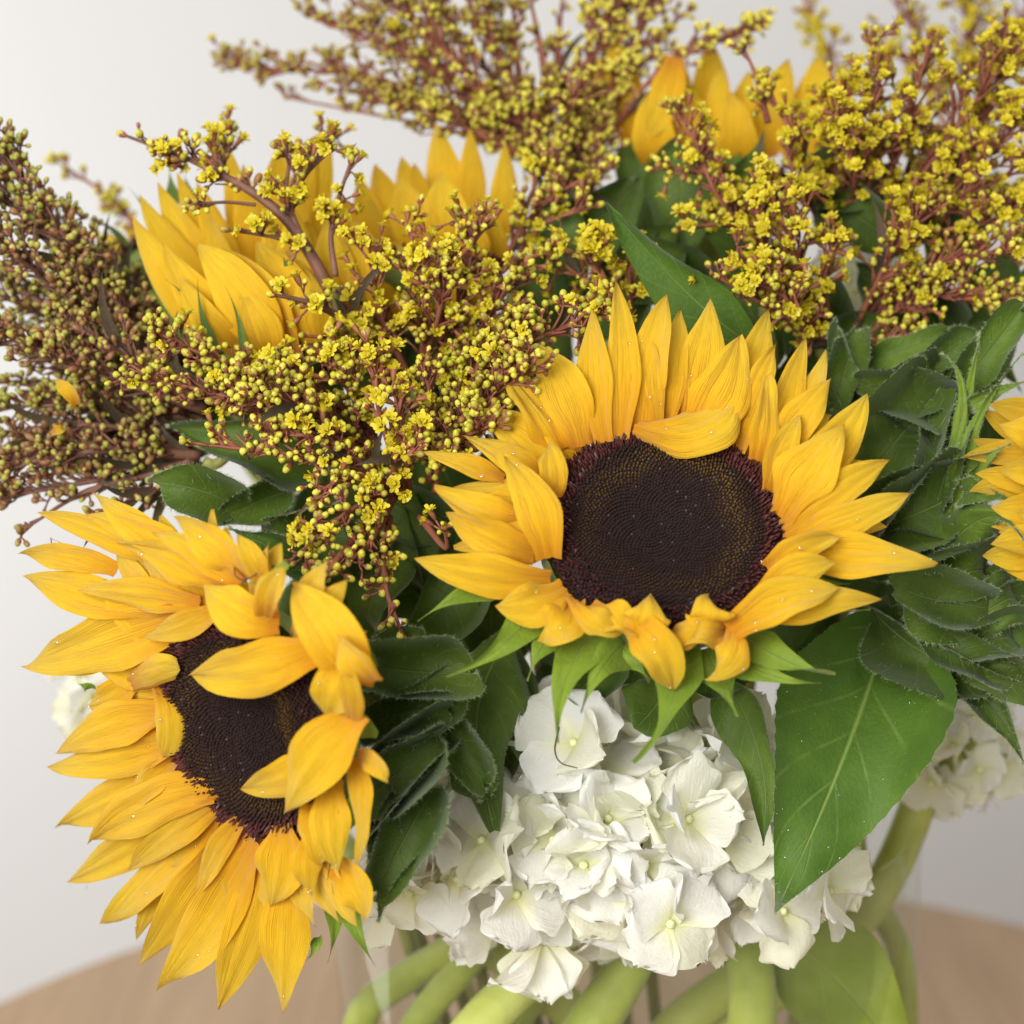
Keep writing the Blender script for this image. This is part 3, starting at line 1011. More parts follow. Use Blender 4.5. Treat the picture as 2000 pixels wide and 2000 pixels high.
for b in [(400, 690, 282, 530, 34, -8, -10), (410, 665, 322, 545, 22, -22, 14), (425, 690, 386, 545, 24, -26, -10), (475, 690, 440, 560, 16, -28, 8), (560, 520, 552, 500, 10, -24, 0),
          (340, 400, 330, 330, 36, 34, 0), (375, 400, 360, 340, 30, 30, 0), (520, 690, 590, 600, 70, -10, 0), (580, 700, 650, 610, 66, -8, 8), (300, 470, 250, 365, 18, 20, 10), (250, 480, 150, 425, 12, 30, 14)]:
    bx, by, tx, ty, w, dz, bend = b
    L = math.hypot(tx - bx, ty - by)
    d = 0.570 + dz * 0.001
    a, m, t = px(bx, by, d), px((bx + tx) / 2 - (ty - by) / L * bend, (by + ty) / 2 + (tx - bx) / L * bend, d), px(tx, ty, d - 0.001)
    blade('bract', a, m, t, w * TANH * d / 1000, -(m - CAMPOS).normalized(), M['leaf_mid'], Cf.root, prof=prof_bract, seed=bx, groove=0.02, wave=0.1)
for i, l in enumerate([
    ((640, 800, 0.60), (590, 720, 0.595), (560, 640, 0.60), 130, 'leaf'), ((740, 760, 0.60), (690, 690, 0.592), (640, 600, 0.60), 130, 'leaf_mid'),
    ((500, 860, 0.59), (420, 800, 0.585), (350, 760, 0.59), 150, 'leaf'), ((560, 820, 0.60), (480, 760, 0.595), (420, 690, 0.60), 160, 'leaf'),
    ((420, 760, 0.60), (330, 700, 0.60), (285, 600, 0.60), 120, 'leaf')]):
    Cf.leaf(*l)
Cf.stem([px(620, 900, 0.61), px(1000, 1500, 0.62), px(1080, 1830, 0.62), px(990, 2030, 0.62), px(900, 2300, 0.63)], 0.0045, 0.0055)

# ---- 4 sunflower behind it
Df = Flower('sunflower with upright pointed petals behind the central goldenrod, right of the side on one', (830, 520, 0.606), (0.10, 0.95, 0.15), rad=0.024, disc_count=400, seed=41)
side_petals(Df, [
    (880, 460, 851, 238, 76, 20, 0), (925, 470, 918, 250, 58, 18, 0), (975, 490, 987, 278, 58, 14, 4), (820, 460, 784, 306, 62, 20, 0), (830, 460, 809, 318, 52, 16, 0),
    (790, 480, 732, 320, 72, 16, -4), (760, 500, 701, 346, 62, 14, -6), (740, 520, 660, 378, 74, 10, -8), (740, 500, 722, 388, 52, 4, 0),
    (850, 520, 780, 345, 92, -2, -6), (890, 520, 862, 335, 92, -6, -4), (720, 600, 650, 406, 86, -4, -10), (920, 540, 905, 400, 70, -4, 6), (960, 540, 955, 410, 56, 0, 6),
    (780, 640, 700, 430, 92, -10, -8), (820, 640, 770, 470, 92, -12, -4), (870, 640, 840, 480, 92, -12, 2), (920, 620, 905, 500, 82, -8, 8), (740, 660, 670, 520, 76, -8, -8),
], 0.600)
for i, l in enumerate([((830, 800, 0.61), (850, 720, 0.60), (860, 610, 0.61), 160, 'leaf'), ((930, 800, 0.61), (980, 700, 0.605), (1010, 570, 0.61), 150, 'leaf'),
                       ((1060, 640, 0.62), (1040, 560, 0.615), (1010, 480, 0.62), 110, 'leaf'), ((770, 760, 0.605), (740, 690, 0.60), (700, 600, 0.60), 150, 'leaf'),
                       ((760, 1000, 0.58), (700, 920, 0.572), (640, 800, 0.575), 190, 'leaf'), ((900, 980, 0.57), (860, 900, 0.565), (820, 760, 0.57), 190, 'leaf')]):
    Df.leaf(*l)
Df.stem([px(880, 900, 0.62), px(1040, 1600, 0.60), px(943, 1835, 0.62), px(810, 2010, 0.625), px(760, 2200, 0.635)], 0.0045, 0.0052)

# ---- 5 sunflower at the back right
Ef = Flower('sunflower half hidden behind yellow goldenrod at the back right', (1400, 350, 0.648), (0.15, 0.93, 0.2), rad=0.024, disc_count=400, seed=51)
side_petals(Ef, [
    (1250, 260, 1192, 58, 66, 14, -4), (1190, 240, 1150, 98, 66, 12, 0), (1330, 280, 1318, 92, 62, 16, 0), (1385, 290, 1387, 74, 82, 14, 4), (1440, 290, 1463, 138, 60, 10, 0),
    (1460, 300, 1540, 114, 86, 10, 8), (1580, 290, 1600, 106, 84, 14, 0), (1640, 260, 1640, 140, 60, 16, 0), (1390, 310, 1406, 130, 66, 2, 4),
    (1318, 112, 1260, 274, 70, -4, -10), (1500, 310, 1490, 190, 80, 2, 0), (1350, 300, 1345, 170, 74, 0, 0), (1230, 280, 1225, 150, 74, 6, 0), (1560, 330, 1560, 220, 80, 0, 0), (1280, 330, 1270, 180, 84, -2, 0), (1440, 340, 1430, 180, 84, -4, 0), (1620, 330, 1620, 200, 84, 2, 0)], 0.630)
for i, l in enumerate([((1285, 450, 0.64), (1245, 350, 0.632), (1222, 235, 0.64), 95, 'leaf_mid'), ((1430, 450, 0.63), (1425, 350, 0.622), (1440, 244, 0.63), 84, 'leaf_mid'),
                       ((1340, 230, 0.66), (1333, 180, 0.655), (1336, 115, 0.66), 22, 'leaf_bright'), ((1300, 560, 0.62), (1280, 470, 0.615), (1240, 380, 0.62), 140, 'leaf'),
                       ((1560, 560, 0.62), (1480, 500, 0.615), (1400, 420, 0.62), 150, 'leaf'), ((1700, 500, 0.63), (1640, 420, 0.625), (1600, 330, 0.63), 140, 'leaf'),
                       ((1400, 640, 0.60), (1380, 560, 0.597), (1330, 470, 0.60), 140, 'leaf')]):
    Ef.leaf(*l)
Ef.stem([px(1390, 800, 0.64), px(1440, 1700, 0.60), px(1468, 1900, 0.59), px(1470, 2040, 0.59), px(1480, 2350, 0.60)], 0.0045, 0.0085)

# ---- 6 right edge sunflower, cut by the frame
Ff = Flower('sunflower cut off by the right edge of the photo, wrapped in green bracts', (2150, 985, 0.56), (0.75, 0.25, 0.35), rad=0.026, disc_count=400, seed=61)
side_petals(Ff, [
    (2090, 900, 1915, 800, 62, 8, 0), (2090, 900, 1880, 892, 64, 0, 10), (2090, 930, 1900, 856, 66, 4, -6), (2090, 950, 1892, 960, 72, -4, 10), (2090, 980, 1936, 990, 70, -8, -8),
    (2080, 1050, 1918, 1086, 76, -4, -10), (2090, 1020, 1950, 1040, 70, -8, 0), (2090, 1080, 1985, 1132, 64, -2, 0), (2090, 880, 1960, 780, 60, 12, 0), (2090, 1000, 1990, 1000, 80, -12, 0),
    (2090, 930, 1950, 920, 70, -12, 6), (2080, 960, 1905, 925, 60, -6, 6), (2090, 1050, 1935, 1062, 66, -10, 4), (2080, 1020, 1915, 1020, 66, -2, 6), (2080, 860, 1950, 830, 70, -2, 0), (2080, 1110, 1960, 1110, 70, -4, 4), (2080, 830, 1930, 790, 60, 2, 4)], 0.517)
fl6 = []
for b, m, t, w, mt, kw in [
    ((1880, 960, 0.53), (1905, 830, 0.525), (1998, 690, 0.525), 56, 'bract', dict(prof=prof_bract)), ((1870, 830, 0.535), (1900, 730, 0.53), (1912, 655, 0.53), 40, 'bract', dict(prof=prof_bract)),
    ((1900, 790, 0.53), (1960, 760, 0.525), (2010, 745, 0.52), 44, 'bract', dict(prof=prof_bract)), ((1860, 880, 0.53), (1880, 760, 0.53), (1840, 690, 0.535), 40, 'bract', dict(prof=prof_bract)),
    ((1875, 1010, 0.525), (1910, 920, 0.52), (1962, 880, 0.515), 60, 'bract', dict(prof=prof_bract)),
    ((1860, 1060, 0.525), (1930, 1010, 0.512), (1990, 1040, 0.508), 130, 'leaf_mid', dict(prof=prof_bract)),
    ((1880, 960, 0.52), (1930, 965, 0.512), (2000, 985, 0.508), 60, 'leaf_mid', dict(prof=prof_bract)),
    ((1890, 1110, 0.535), (1950, 1150, 0.53), (2030, 1120, 0.53), 130, 'leaf_mid', dict(prof=prof_round)),
    ((1900, 1220, 0.53), (1960, 1230, 0.525), (2040, 1190, 0.525), 140, 'leaf_mid', dict(prof=prof_round)),
    ((1920, 1330, 0.53), (1970, 1270, 0.528), (2040, 1250, 0.53), 120, 'leaf', dict(prof=prof_round)),
    ((1690, 770, 0.56), (1770, 770, 0.548), (1850, 720, 0.55), 120, 'leaf', dict(prof=prof_round, cup=0.6, fold=-0.3)),
    ((1680, 790, 0.56), (1650, 720, 0.55), (1640, 665, 0.555), 90, 'leaf', dict(cup=0.5)),
    ((1700, 740, 0.57), (1770, 700, 0.565), (1860, 670, 0.57), 90, 'leaf', dict(cup=0.3)),
    ((1830, 760, 0.565), (1930, 690, 0.56), (2010, 640, 0.56), 120, 'leaf', dict(cup=0.2)),
    ((1760, 860, 0.56), (1860, 850, 0.555), (1930, 800, 0.555), 150, 'leaf', dict(prof=prof_round)),
    ((1740, 1100, 0.57), (1840, 1080, 0.565), (1930, 1110, 0.565), 190, 'leaf', dict(prof=prof_round)),
    ((1950, 640, 0.59), (1985, 590, 0.585), (2010, 520, 0.59), 110, 'leaf_mid', {}),
    ((1600, 800, 0.58), (1650, 740, 0.575), (1620, 650, 0.58), 170, 'leaf', {}),
    ((1560, 700, 0.585), (1700, 680, 0.58), (1850, 640, 0.585), 170, 'leaf', {})]:
    nm = 'bract' if mt == 'bract' else 'leaf'
    fl6.append(Ff.leaf(b, m, t, w, mt, name=nm, **kw))
rg = random.Random(41)
for (x, y, a, ln, w, d, mt) in [(1655, 705, 1.9, 60, 80, .548, 'leaf_mid'), (1770, 770, .2, 95, 120, .540, 'leaf'), (1745, 690, -.3, 80, 60, .552, 'leaf_mid'), (1735, 880, -.9, 90, 150, .536, 'leaf'),
                             (1800, 1000, -.4, 90, 170, .530, 'leaf_mid'), (1835, 905, -1.3, 80, 110, .530, 'leaf_mid'), (1800, 1085, .3, 85, 110, .534, 'leaf'), (1880, 1120, -.2, 75, 120, .522, 'leaf_mid'),
                             (1850, 1175, 3.3, 90, 130, .514, 'leaf'), (1950, 1180, -.5, 80, 120, .518, 'leaf_mid'), (1940, 1250, -.2, 80, 100, .518, 'leaf'), (1880, 1275, .5, 100, 100, .516, 'leaf'),
                             (1850, 690, -.6, 80, 70, .548, 'leaf_mid'), (1690, 960, -.2, 80, 120, .548, 'leaf'), (1920, 700, -.9, 90, 90, .54, 'leaf_mid'), (1960, 1330, .2, 80, 80, .516, 'leaf')]:
    c, s_ = math.cos(a), math.sin(a)
    fl6.insert(0, Ff.leaf((x - ln * c, y - ln * s_, d + .006), (x, y, d), (x + ln * c, y + ln * s_, d + rg.uniform(.002, .008)), w, mt, name='bract', prof=prof_round, cup=rg.uniform(.35, .7),
                          curl=rg.choice((0.45, 0.6, -0.4)), tipcurl=rg.uniform(-.7, .7), twist=rg.uniform(-.5, .5), wave=.3, irr=.09))
for i, l in enumerate(fl6[:32]):
    hairs_on(l, 500, 0.0013, 90 + i, 0.94)
Ff.stem([px(1960, 1250, 0.62), px(1700, 1500, 0.63), px(1672, 1680, 0.635), px(1725, 1790, 0.64), px(1765, 1900, 0.645), px(1770, 2200, 0.66)], 0.0036, 0.0042)

def tendril(fl, pts, r=0.00028):
    V, F = [], []
    tube_into(V, F, catmull([px(*q) for q in pts], 18), r, r * 0.5, 5, fl.C)
    link('tendril', mesh_from('tendril', V, F, M['gleaf']), fl.root)


tendril(B, [(565, 1100, .478), (520, 1110, .474), (480, 1132, .474), (460, 1124, .476), (458, 1108, .478)])
tendril(B, [(170, 1095, .54), (130, 1076, .538), (104, 1066, .537), (99, 1050, .537)])
tendril(A, [(1092, 1420, .500), (1084, 1465, .498), (1096, 1490, .497), (1128, 1500, .496)])

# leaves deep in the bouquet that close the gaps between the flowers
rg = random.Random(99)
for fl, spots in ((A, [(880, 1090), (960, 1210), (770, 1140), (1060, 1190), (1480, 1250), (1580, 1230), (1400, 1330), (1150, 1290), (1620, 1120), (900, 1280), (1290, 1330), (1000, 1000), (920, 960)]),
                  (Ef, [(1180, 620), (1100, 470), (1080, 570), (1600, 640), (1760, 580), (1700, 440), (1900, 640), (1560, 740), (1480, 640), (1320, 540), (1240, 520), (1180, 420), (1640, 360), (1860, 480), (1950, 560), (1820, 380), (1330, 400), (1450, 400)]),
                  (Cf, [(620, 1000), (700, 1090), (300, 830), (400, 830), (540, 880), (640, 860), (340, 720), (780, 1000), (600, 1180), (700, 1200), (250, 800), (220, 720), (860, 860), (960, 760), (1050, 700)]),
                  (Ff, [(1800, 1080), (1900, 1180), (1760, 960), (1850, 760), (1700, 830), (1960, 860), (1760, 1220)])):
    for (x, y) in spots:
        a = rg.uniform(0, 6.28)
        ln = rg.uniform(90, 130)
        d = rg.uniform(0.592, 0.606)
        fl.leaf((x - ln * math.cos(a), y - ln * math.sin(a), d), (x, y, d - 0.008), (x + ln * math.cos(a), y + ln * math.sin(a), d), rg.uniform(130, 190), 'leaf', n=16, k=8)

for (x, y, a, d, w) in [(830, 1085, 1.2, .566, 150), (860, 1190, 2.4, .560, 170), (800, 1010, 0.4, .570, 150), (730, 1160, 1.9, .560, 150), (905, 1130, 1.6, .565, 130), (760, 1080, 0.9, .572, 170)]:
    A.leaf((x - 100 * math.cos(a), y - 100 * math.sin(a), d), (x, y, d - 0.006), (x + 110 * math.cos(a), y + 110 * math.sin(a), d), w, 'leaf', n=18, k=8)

# ---- 7 far left scrap of a sunflower behind
Gf = Flower('small glimpse of a yellow sunflower far behind at the left edge', (290, 540, 0.70), (-0.5, 0.7, -0.3), rad=0.020, disc_count=200, seed=71)
side_petals(Gf, [(262, 520, 184, 458, 44, -6, 6), (275, 540, 226, 530, 30, -8, -10), (280, 540, 225, 500, 30, -2, 0), (300, 520, 240, 430, 30, 4, 0)], 0.70)
for l in [((330, 560, 0.69), (290, 510, 0.685), (215, 460, 0.69), 40, 'leaf'), ((350, 590, 0.68), (310, 540, 0.675), (280, 480, 0.68), 90, 'leaf')]:
    Gf.leaf(*l)
Gf.stem([px(500, 900, 0.68), px(950, 1600, 0.63), vpt(0.0, 0.075, 0.02)])


# ------------------------------------------------------------------ white hydrangeas
def hydrangea_petal_mesh(i):
    rg = random.Random(500 + i)
    n, k = 16, 14
    V, U, F = [], [], []
    ph, ph2 = rg.uniform(0, 6), rg.uniform(0, 6)
    wd = rg.uniform(0.90, 1.20)
    cup = rg.uniform(-0.35, 0.6)
    curl = rg.uniform(-0.65, 0.55)
    f1, f2 = rg.uniform(2.5, 4.5), rg.uniform(5, 8)
    amp = rg.uniform(0.06, 0.13)
    notch = [rg.uniform(-0.05, 0.05) for _ in range(k + 1)]
    for a in range(n + 1):
        t = a / n
        if t < 0.6:
            w = 0.13 + 0.87 * math.sin(t / 0.6 * math.pi / 2) ** 1.1
        else:
            w = max(0.06, 1 - ((t - 0.6) / 0.4) ** 3.0) ** 0.5
        w *= wd * 0.5
        for b in range(k + 1):
            q = -1 + 2 * b / k
            edge = abs(q) ** 6
            lat = q * w * (1 + edge * 0.07 * math.sin(t * 14 + ph * q))
            x = t * (1 + notch[b] * t * t) - 0.16 * t * t * q * q
            z = cup * (q * w * 2) ** 2 * 0.5 + curl * t * t * 0.6
            z += amp * t * math.sin(t * f1 + ph + q * f1 * 0.8) + amp * 0.5 * t * abs(q) * math.sin(t * f2 + ph2 + q * f2)
            V.append((x, lat, z))
            U.append((b / k, t))
    for a in range(n):
        for b in range(k):
            p = a * (k + 1) + b
            F.append((p, p + 1, p + k + 2, p + k + 1))
    return mesh_from('petal', V, F, M['hyd'], U)


HPET = [hydrangea_petal_mesh(i) for i in range(18)]


def bead_mesh():
    V, F = [], []
    seg = 8
    lv = [(0.0, -0.8), (0.7, -0.5), (1.0, 0.1), (0.7, 0.75), (0.0, 1.0)]
    for r, z in lv:
        for j in range(seg):
            V.append((r * math.cos(j * 6.2832 / seg), r * math.sin(j * 6.2832 / seg), z))
    for i in range(4):
        for j in range(seg):
            b = (j + 1) % seg
            F.append((i * seg + j, i * seg + b, (i + 1) * seg + b, (i + 1) * seg + j))
    return mesh_from('floret', [Vector(v) * 0.0013 for v in V], F, M['hbead'])


BEAD = bead_mesh()


def frame_quat(z, spin):
    z = z.normalized()
    x = z.orthogonal().normalized()
    y = z.cross(x)
    m = Matrix((x, y, z)).transposed()
    return (m.to_quaternion() @ Quaternion((0, 0, 1), spin)).normalized()


def floret(root, pos, nor, size, spin, rg, tilt=0.25):
    f = bpy.data.objects.new('floret', BEAD)
    COL.objects.link(f)
    f.parent = root
    f.location = pos - root.location
    f.rotation_mode = 'QUATERNION'
    f.rotation_quaternion = frame_quat(nor, spin)
    f.scale = (1, 1, 1)
    for k in range(4):
        p = bpy.data.objects.new('petal', rg.choice(HPET))
        COL.objects.link(p)
        p.parent = f
        p.rotation_mode = 'QUATERNION'
        q = Quaternion((0, 0, 1), k * math.pi / 2 + rg.uniform(-0.12, 0.12))
        q = q @ Quaternion((0, 1, 0), -rg.uniform(tilt - 0.6, tilt + 0.8)) @ Quaternion((1, 0, 0), rg.uniform(-0.25, 0.25))
        p.rotation_quaternion = q
        s = size * rg.uniform(0.85, 1.12)
        p.scale = (s, s * rg.uniform(0.95, 1.15), s)
        p.location = (0, 0, -0.0006 - 0.0004 * (k % 2))
    return f


def hydrangea(label, center, radii, count, size, seed, stem_pts, extra=(), keep=None, group='white hydrangea heads'):
    rg = random.Random(seed)
    C = px(*center)
    root = thing('hydrangea', label, 'hydrangea', C, group)
    rx, ry, rz = radii
    GA = math.pi * (3 - math.sqrt(5))
    V, F = [], []
    tot = int(count)
    for i in range(tot):
        yy = 1 - 2 * (i + 0.5) / tot
        rr = math.sqrt(max(0, 1 - yy * yy))
        a = i * GA
        u = Vector((rr * math.cos(a), yy, rr * math.sin(a)))     # camera axes: right, up, towards the lens
        u += Vector((rg.uniform(-.1, .1), rg.uniform(-.1, .1), rg.uniform(-.1, .1)))
        if u.z < -0.45:
            continue
        k = rg.uniform(0.72, 1.02)
        pos = C + RIGHT * (u.x * rx * k) + UP * (u.y * ry * k) - FWD * (u.z * rz * k)
        if keep and not keep(u):
            continue
        nor = (RIGHT * (u.x / rx) + UP * (u.y / ry) - FWD * (u.z / rz)).normalized()
        nor = (nor + Vector((rg.uniform(-.55, .55), rg.uniform(-.55, .55), rg.uniform(-.55, .55))) + UP * 0.3).normalized()
        floret(root, pos, nor, size * rg.uniform(0.85, 1.15), rg.uniform(0, 6.28), rg)
        tube_into(V, F, [C + (pos - C) * 0.1, C + (pos - C) * 0.55 + UP * -0.004, pos], 0.0016, 0.0009, 5, C)
    for (x, y, d, nv, sz, spin) in extra:
        pos = px(x, y, d)
        floret(root, pos, cam_vec(nv), sz, spin, rg, 0.1)
        tube_into(V, F, [C + (pos - C) * 0.1, C + (pos - C) * 0.55, pos], 0.0016, 0.0009, 5, C)
    link('flower_stalk', mesh_from('flower_stalk', V, F, M['hstem']), root)
    if stem_pts:
        stem('stem', [C] + stem_pts, 0.0055, 0.0075, M['hstem'], root)
    return root


hydrangea('large white hydrangea head at the front over the vase rim below the big sunflower', (1190, 1622, 0.565), (0.060, 0.030, 0.042), 150, 0.0165, 81,
          [px(1085, 1848, 0.58), px(930, 2010, 0.575), px(760, 2230, 0.585)],
          extra=[(745, 1775, 0.545, (-0.6, 0.1, 0.7), 0.0135, 0.1), (790, 1680, 0.548, (-0.6, 0.4, 0.6), 0.0135, 0.7), (1345, 1600, 0.517, (0.3, 0.35, 0.9), 0.0165, 0.6), (1120, 1450, 0.530, (-0.4, 0.4, 0.8), 0.0165, 0.2), (940, 1640, 0.527, (-0.5, 0.4, 0.75), 0.0165, 0.9),
                 (1140, 1690, 0.523, (-0.2, 0.5, 0.85), 0.0125, 0.3), (1310, 1805, 0.522, (0.1, 0.1, 0.95), 0.0160, 0.1), (800, 1745, 0.537, (-0.6, 0.2, 0.75), 0.0155, 0.5),
                 (1420, 1440, 0.537, (0.5, 0.5, 0.7), 0.0155, 0.3), (1620, 1740, 0.54, (0.6, 0.3, 0.7), 0.0150, 0.2), (1530, 1780, 0.53, (0.4, 0.2, 0.85), 0.0150, 0.9),
                 (1080, 1370, 0.548, (-0.2, 0.6, 0.7), 0.0135, 0.5), (860, 1580, 0.542, (-0.5, 0.5, 0.7), 0.0140, 0.2)])
hydrangea('pale hydrangea head in the shade at the right, behind the large green leaf', (1845, 1425, 0.625), (0.022, 0.024, 0.022), 34, 0.0120, 82, [px(1740, 1700, 0.635), px(1620, 1850, 0.64), px(1380, 2030, 0.645), px(1150, 2250, 0.65)])
hydrangea('white hydrangea petals glimpsed under the goldenrod at the right', (1690, 590, 0.622), (0.018, 0.014, 0.015), 14, 0.0130, 83, [px(1640, 1000, 0.64), px(1560, 1750, 0.64), px(1330, 2000, 0.63), px(1100, 2250, 0.64)])
hydrangea('blurred white hydrangea edge behind the lower left sunflower', (215, 1350, 0.66), (0.014, 0.014, 0.014), 14, 0.0120, 84, [px(400, 1500, 0.66), px(860, 1780, 0.65), px(1050, 1920, 0.645), px(1250, 2100, 0.65), px(1400, 2300, 0.66)])


# ------------------------------------------------------------------ goldenrod sprays
def bud_mesh(i, top):
    rg = random.Random(900 + i)
    seg = 9
    lv = [(0.10, -0.55), (0.34, -0.42), (0.47, -0.15), (0.50, 0.10), (0.43, 0.34), (0.25, 0.52), (0.0, 0.58)]
    st = rg.uniform(1.05, 1.5)
    V, F, Mi = [], [], []
    for r, z in lv:
        for j in range(seg):
            a = 6.28318 * j / seg
            q = r * (1 + 0.05 * math.cos(a * 3 + i))
            V.append((q * math.cos(a), q * math.sin(a), z * st))
    for l in range(len(lv) - 1):
        for j in range(seg):
            b = (j + 1) % seg
            F.append((l * seg + j, l * seg + b, (l + 1) * seg + b, (l + 1) * seg + j))
            Mi.append(1 if l < 2 or (l == 2 and j % 3 != 1) else 0)
    return mesh_from('bud', V, F, [M[top], M['calyx']], midx=Mi)


BUDS = [bud_mesh(i, 'bud') for i in range(4)]
BUDS_G = [bud_mesh(i, 'bud_green') for i in range(4)]


def flower_mesh(i):
    """a small open goldenrod floret: brown cup with strap petals"""
    rg = random.Random(950 + i)
    V, F, Mi = [], [], []
    seg = 6
    for r, z in [(0.03, -0.50), (0.10, -0.38), (0.15, -0.12), (0.16, 0.06)]:
        for j in range(seg):
            V.append((r * math.cos(6.2832 * j / seg), r * math.sin(6.2832 * j / seg), z))
    for l in range(3):
        for j in range(seg):
            b = (j + 1) % seg
            F.append((l * seg + j, l * seg + b, (l + 1) * seg + b, (l + 1) * seg + j))
            Mi.append(1)
    np_ = rg.choice((9, 10, 11, 12))
    for k in range(np_):
        a = 6.2832 * k / np_ + rg.uniform(-.15, .15)
        el = rg.uniform(0.35, 1.15)
        ln = rg.uniform(0.30, 0.46)
        er = Vector((math.cos(a), math.sin(a), 0))
        d = er * math.cos(el) + Vector((0, 0, math.sin(el)))
        et = Vector((-math.sin(a), math.cos(a), 0))
        nn = d.cross(et)
        o = er * 0.08 + Vector((0, 0, 0.02))
        b = len(V)
        for t, w, up in ((0, 0.04, 0), (0.45, 0.090, 0.02), (0.85, 0.105, 0.0), (1.0, 0.06, -0.03)):
            V += [o + d * (ln * t) + et * w + nn * up, o + d * (ln * t) + nn * (up - 0.02), o + d * (ln * t) - et * w + nn * up]
        for t in range(3):
            for c in range(2):
                q = b + t * 3 + c
                F.append((q, q + 1, q + 4, q + 3))
                Mi.append(0)
    for k in range(9):      # centre florets
        a = rg.uniform(0, 6.28)
        r = rg.uniform(0, 0.11)
        p = Vector((r * math.cos(a), r * math.sin(a), 0.05))
        h = rg.uniform(0.12, 0.28)
        b = len(V)
        for z, s in ((0, 0.035), (h, 0.05)):
            for j in range(4):
                V.append(p + Vector((s * math.cos(j * 1.57), s * math.sin(j * 1.57), z)))
        for j in range(4):
            F.append((b + j, b + (j + 1) % 4, b + 4 + (j + 1) % 4, b + 4 + j))
            Mi.append(0)
        F.append((b + 4, b + 5, b + 6, b + 7))
        Mi.append(0)
    return mesh_from('flower', V, F, [M['flower'], M['calyx']], midx=Mi)


FLOW = [flower_mesh(i) for i in range(5)]


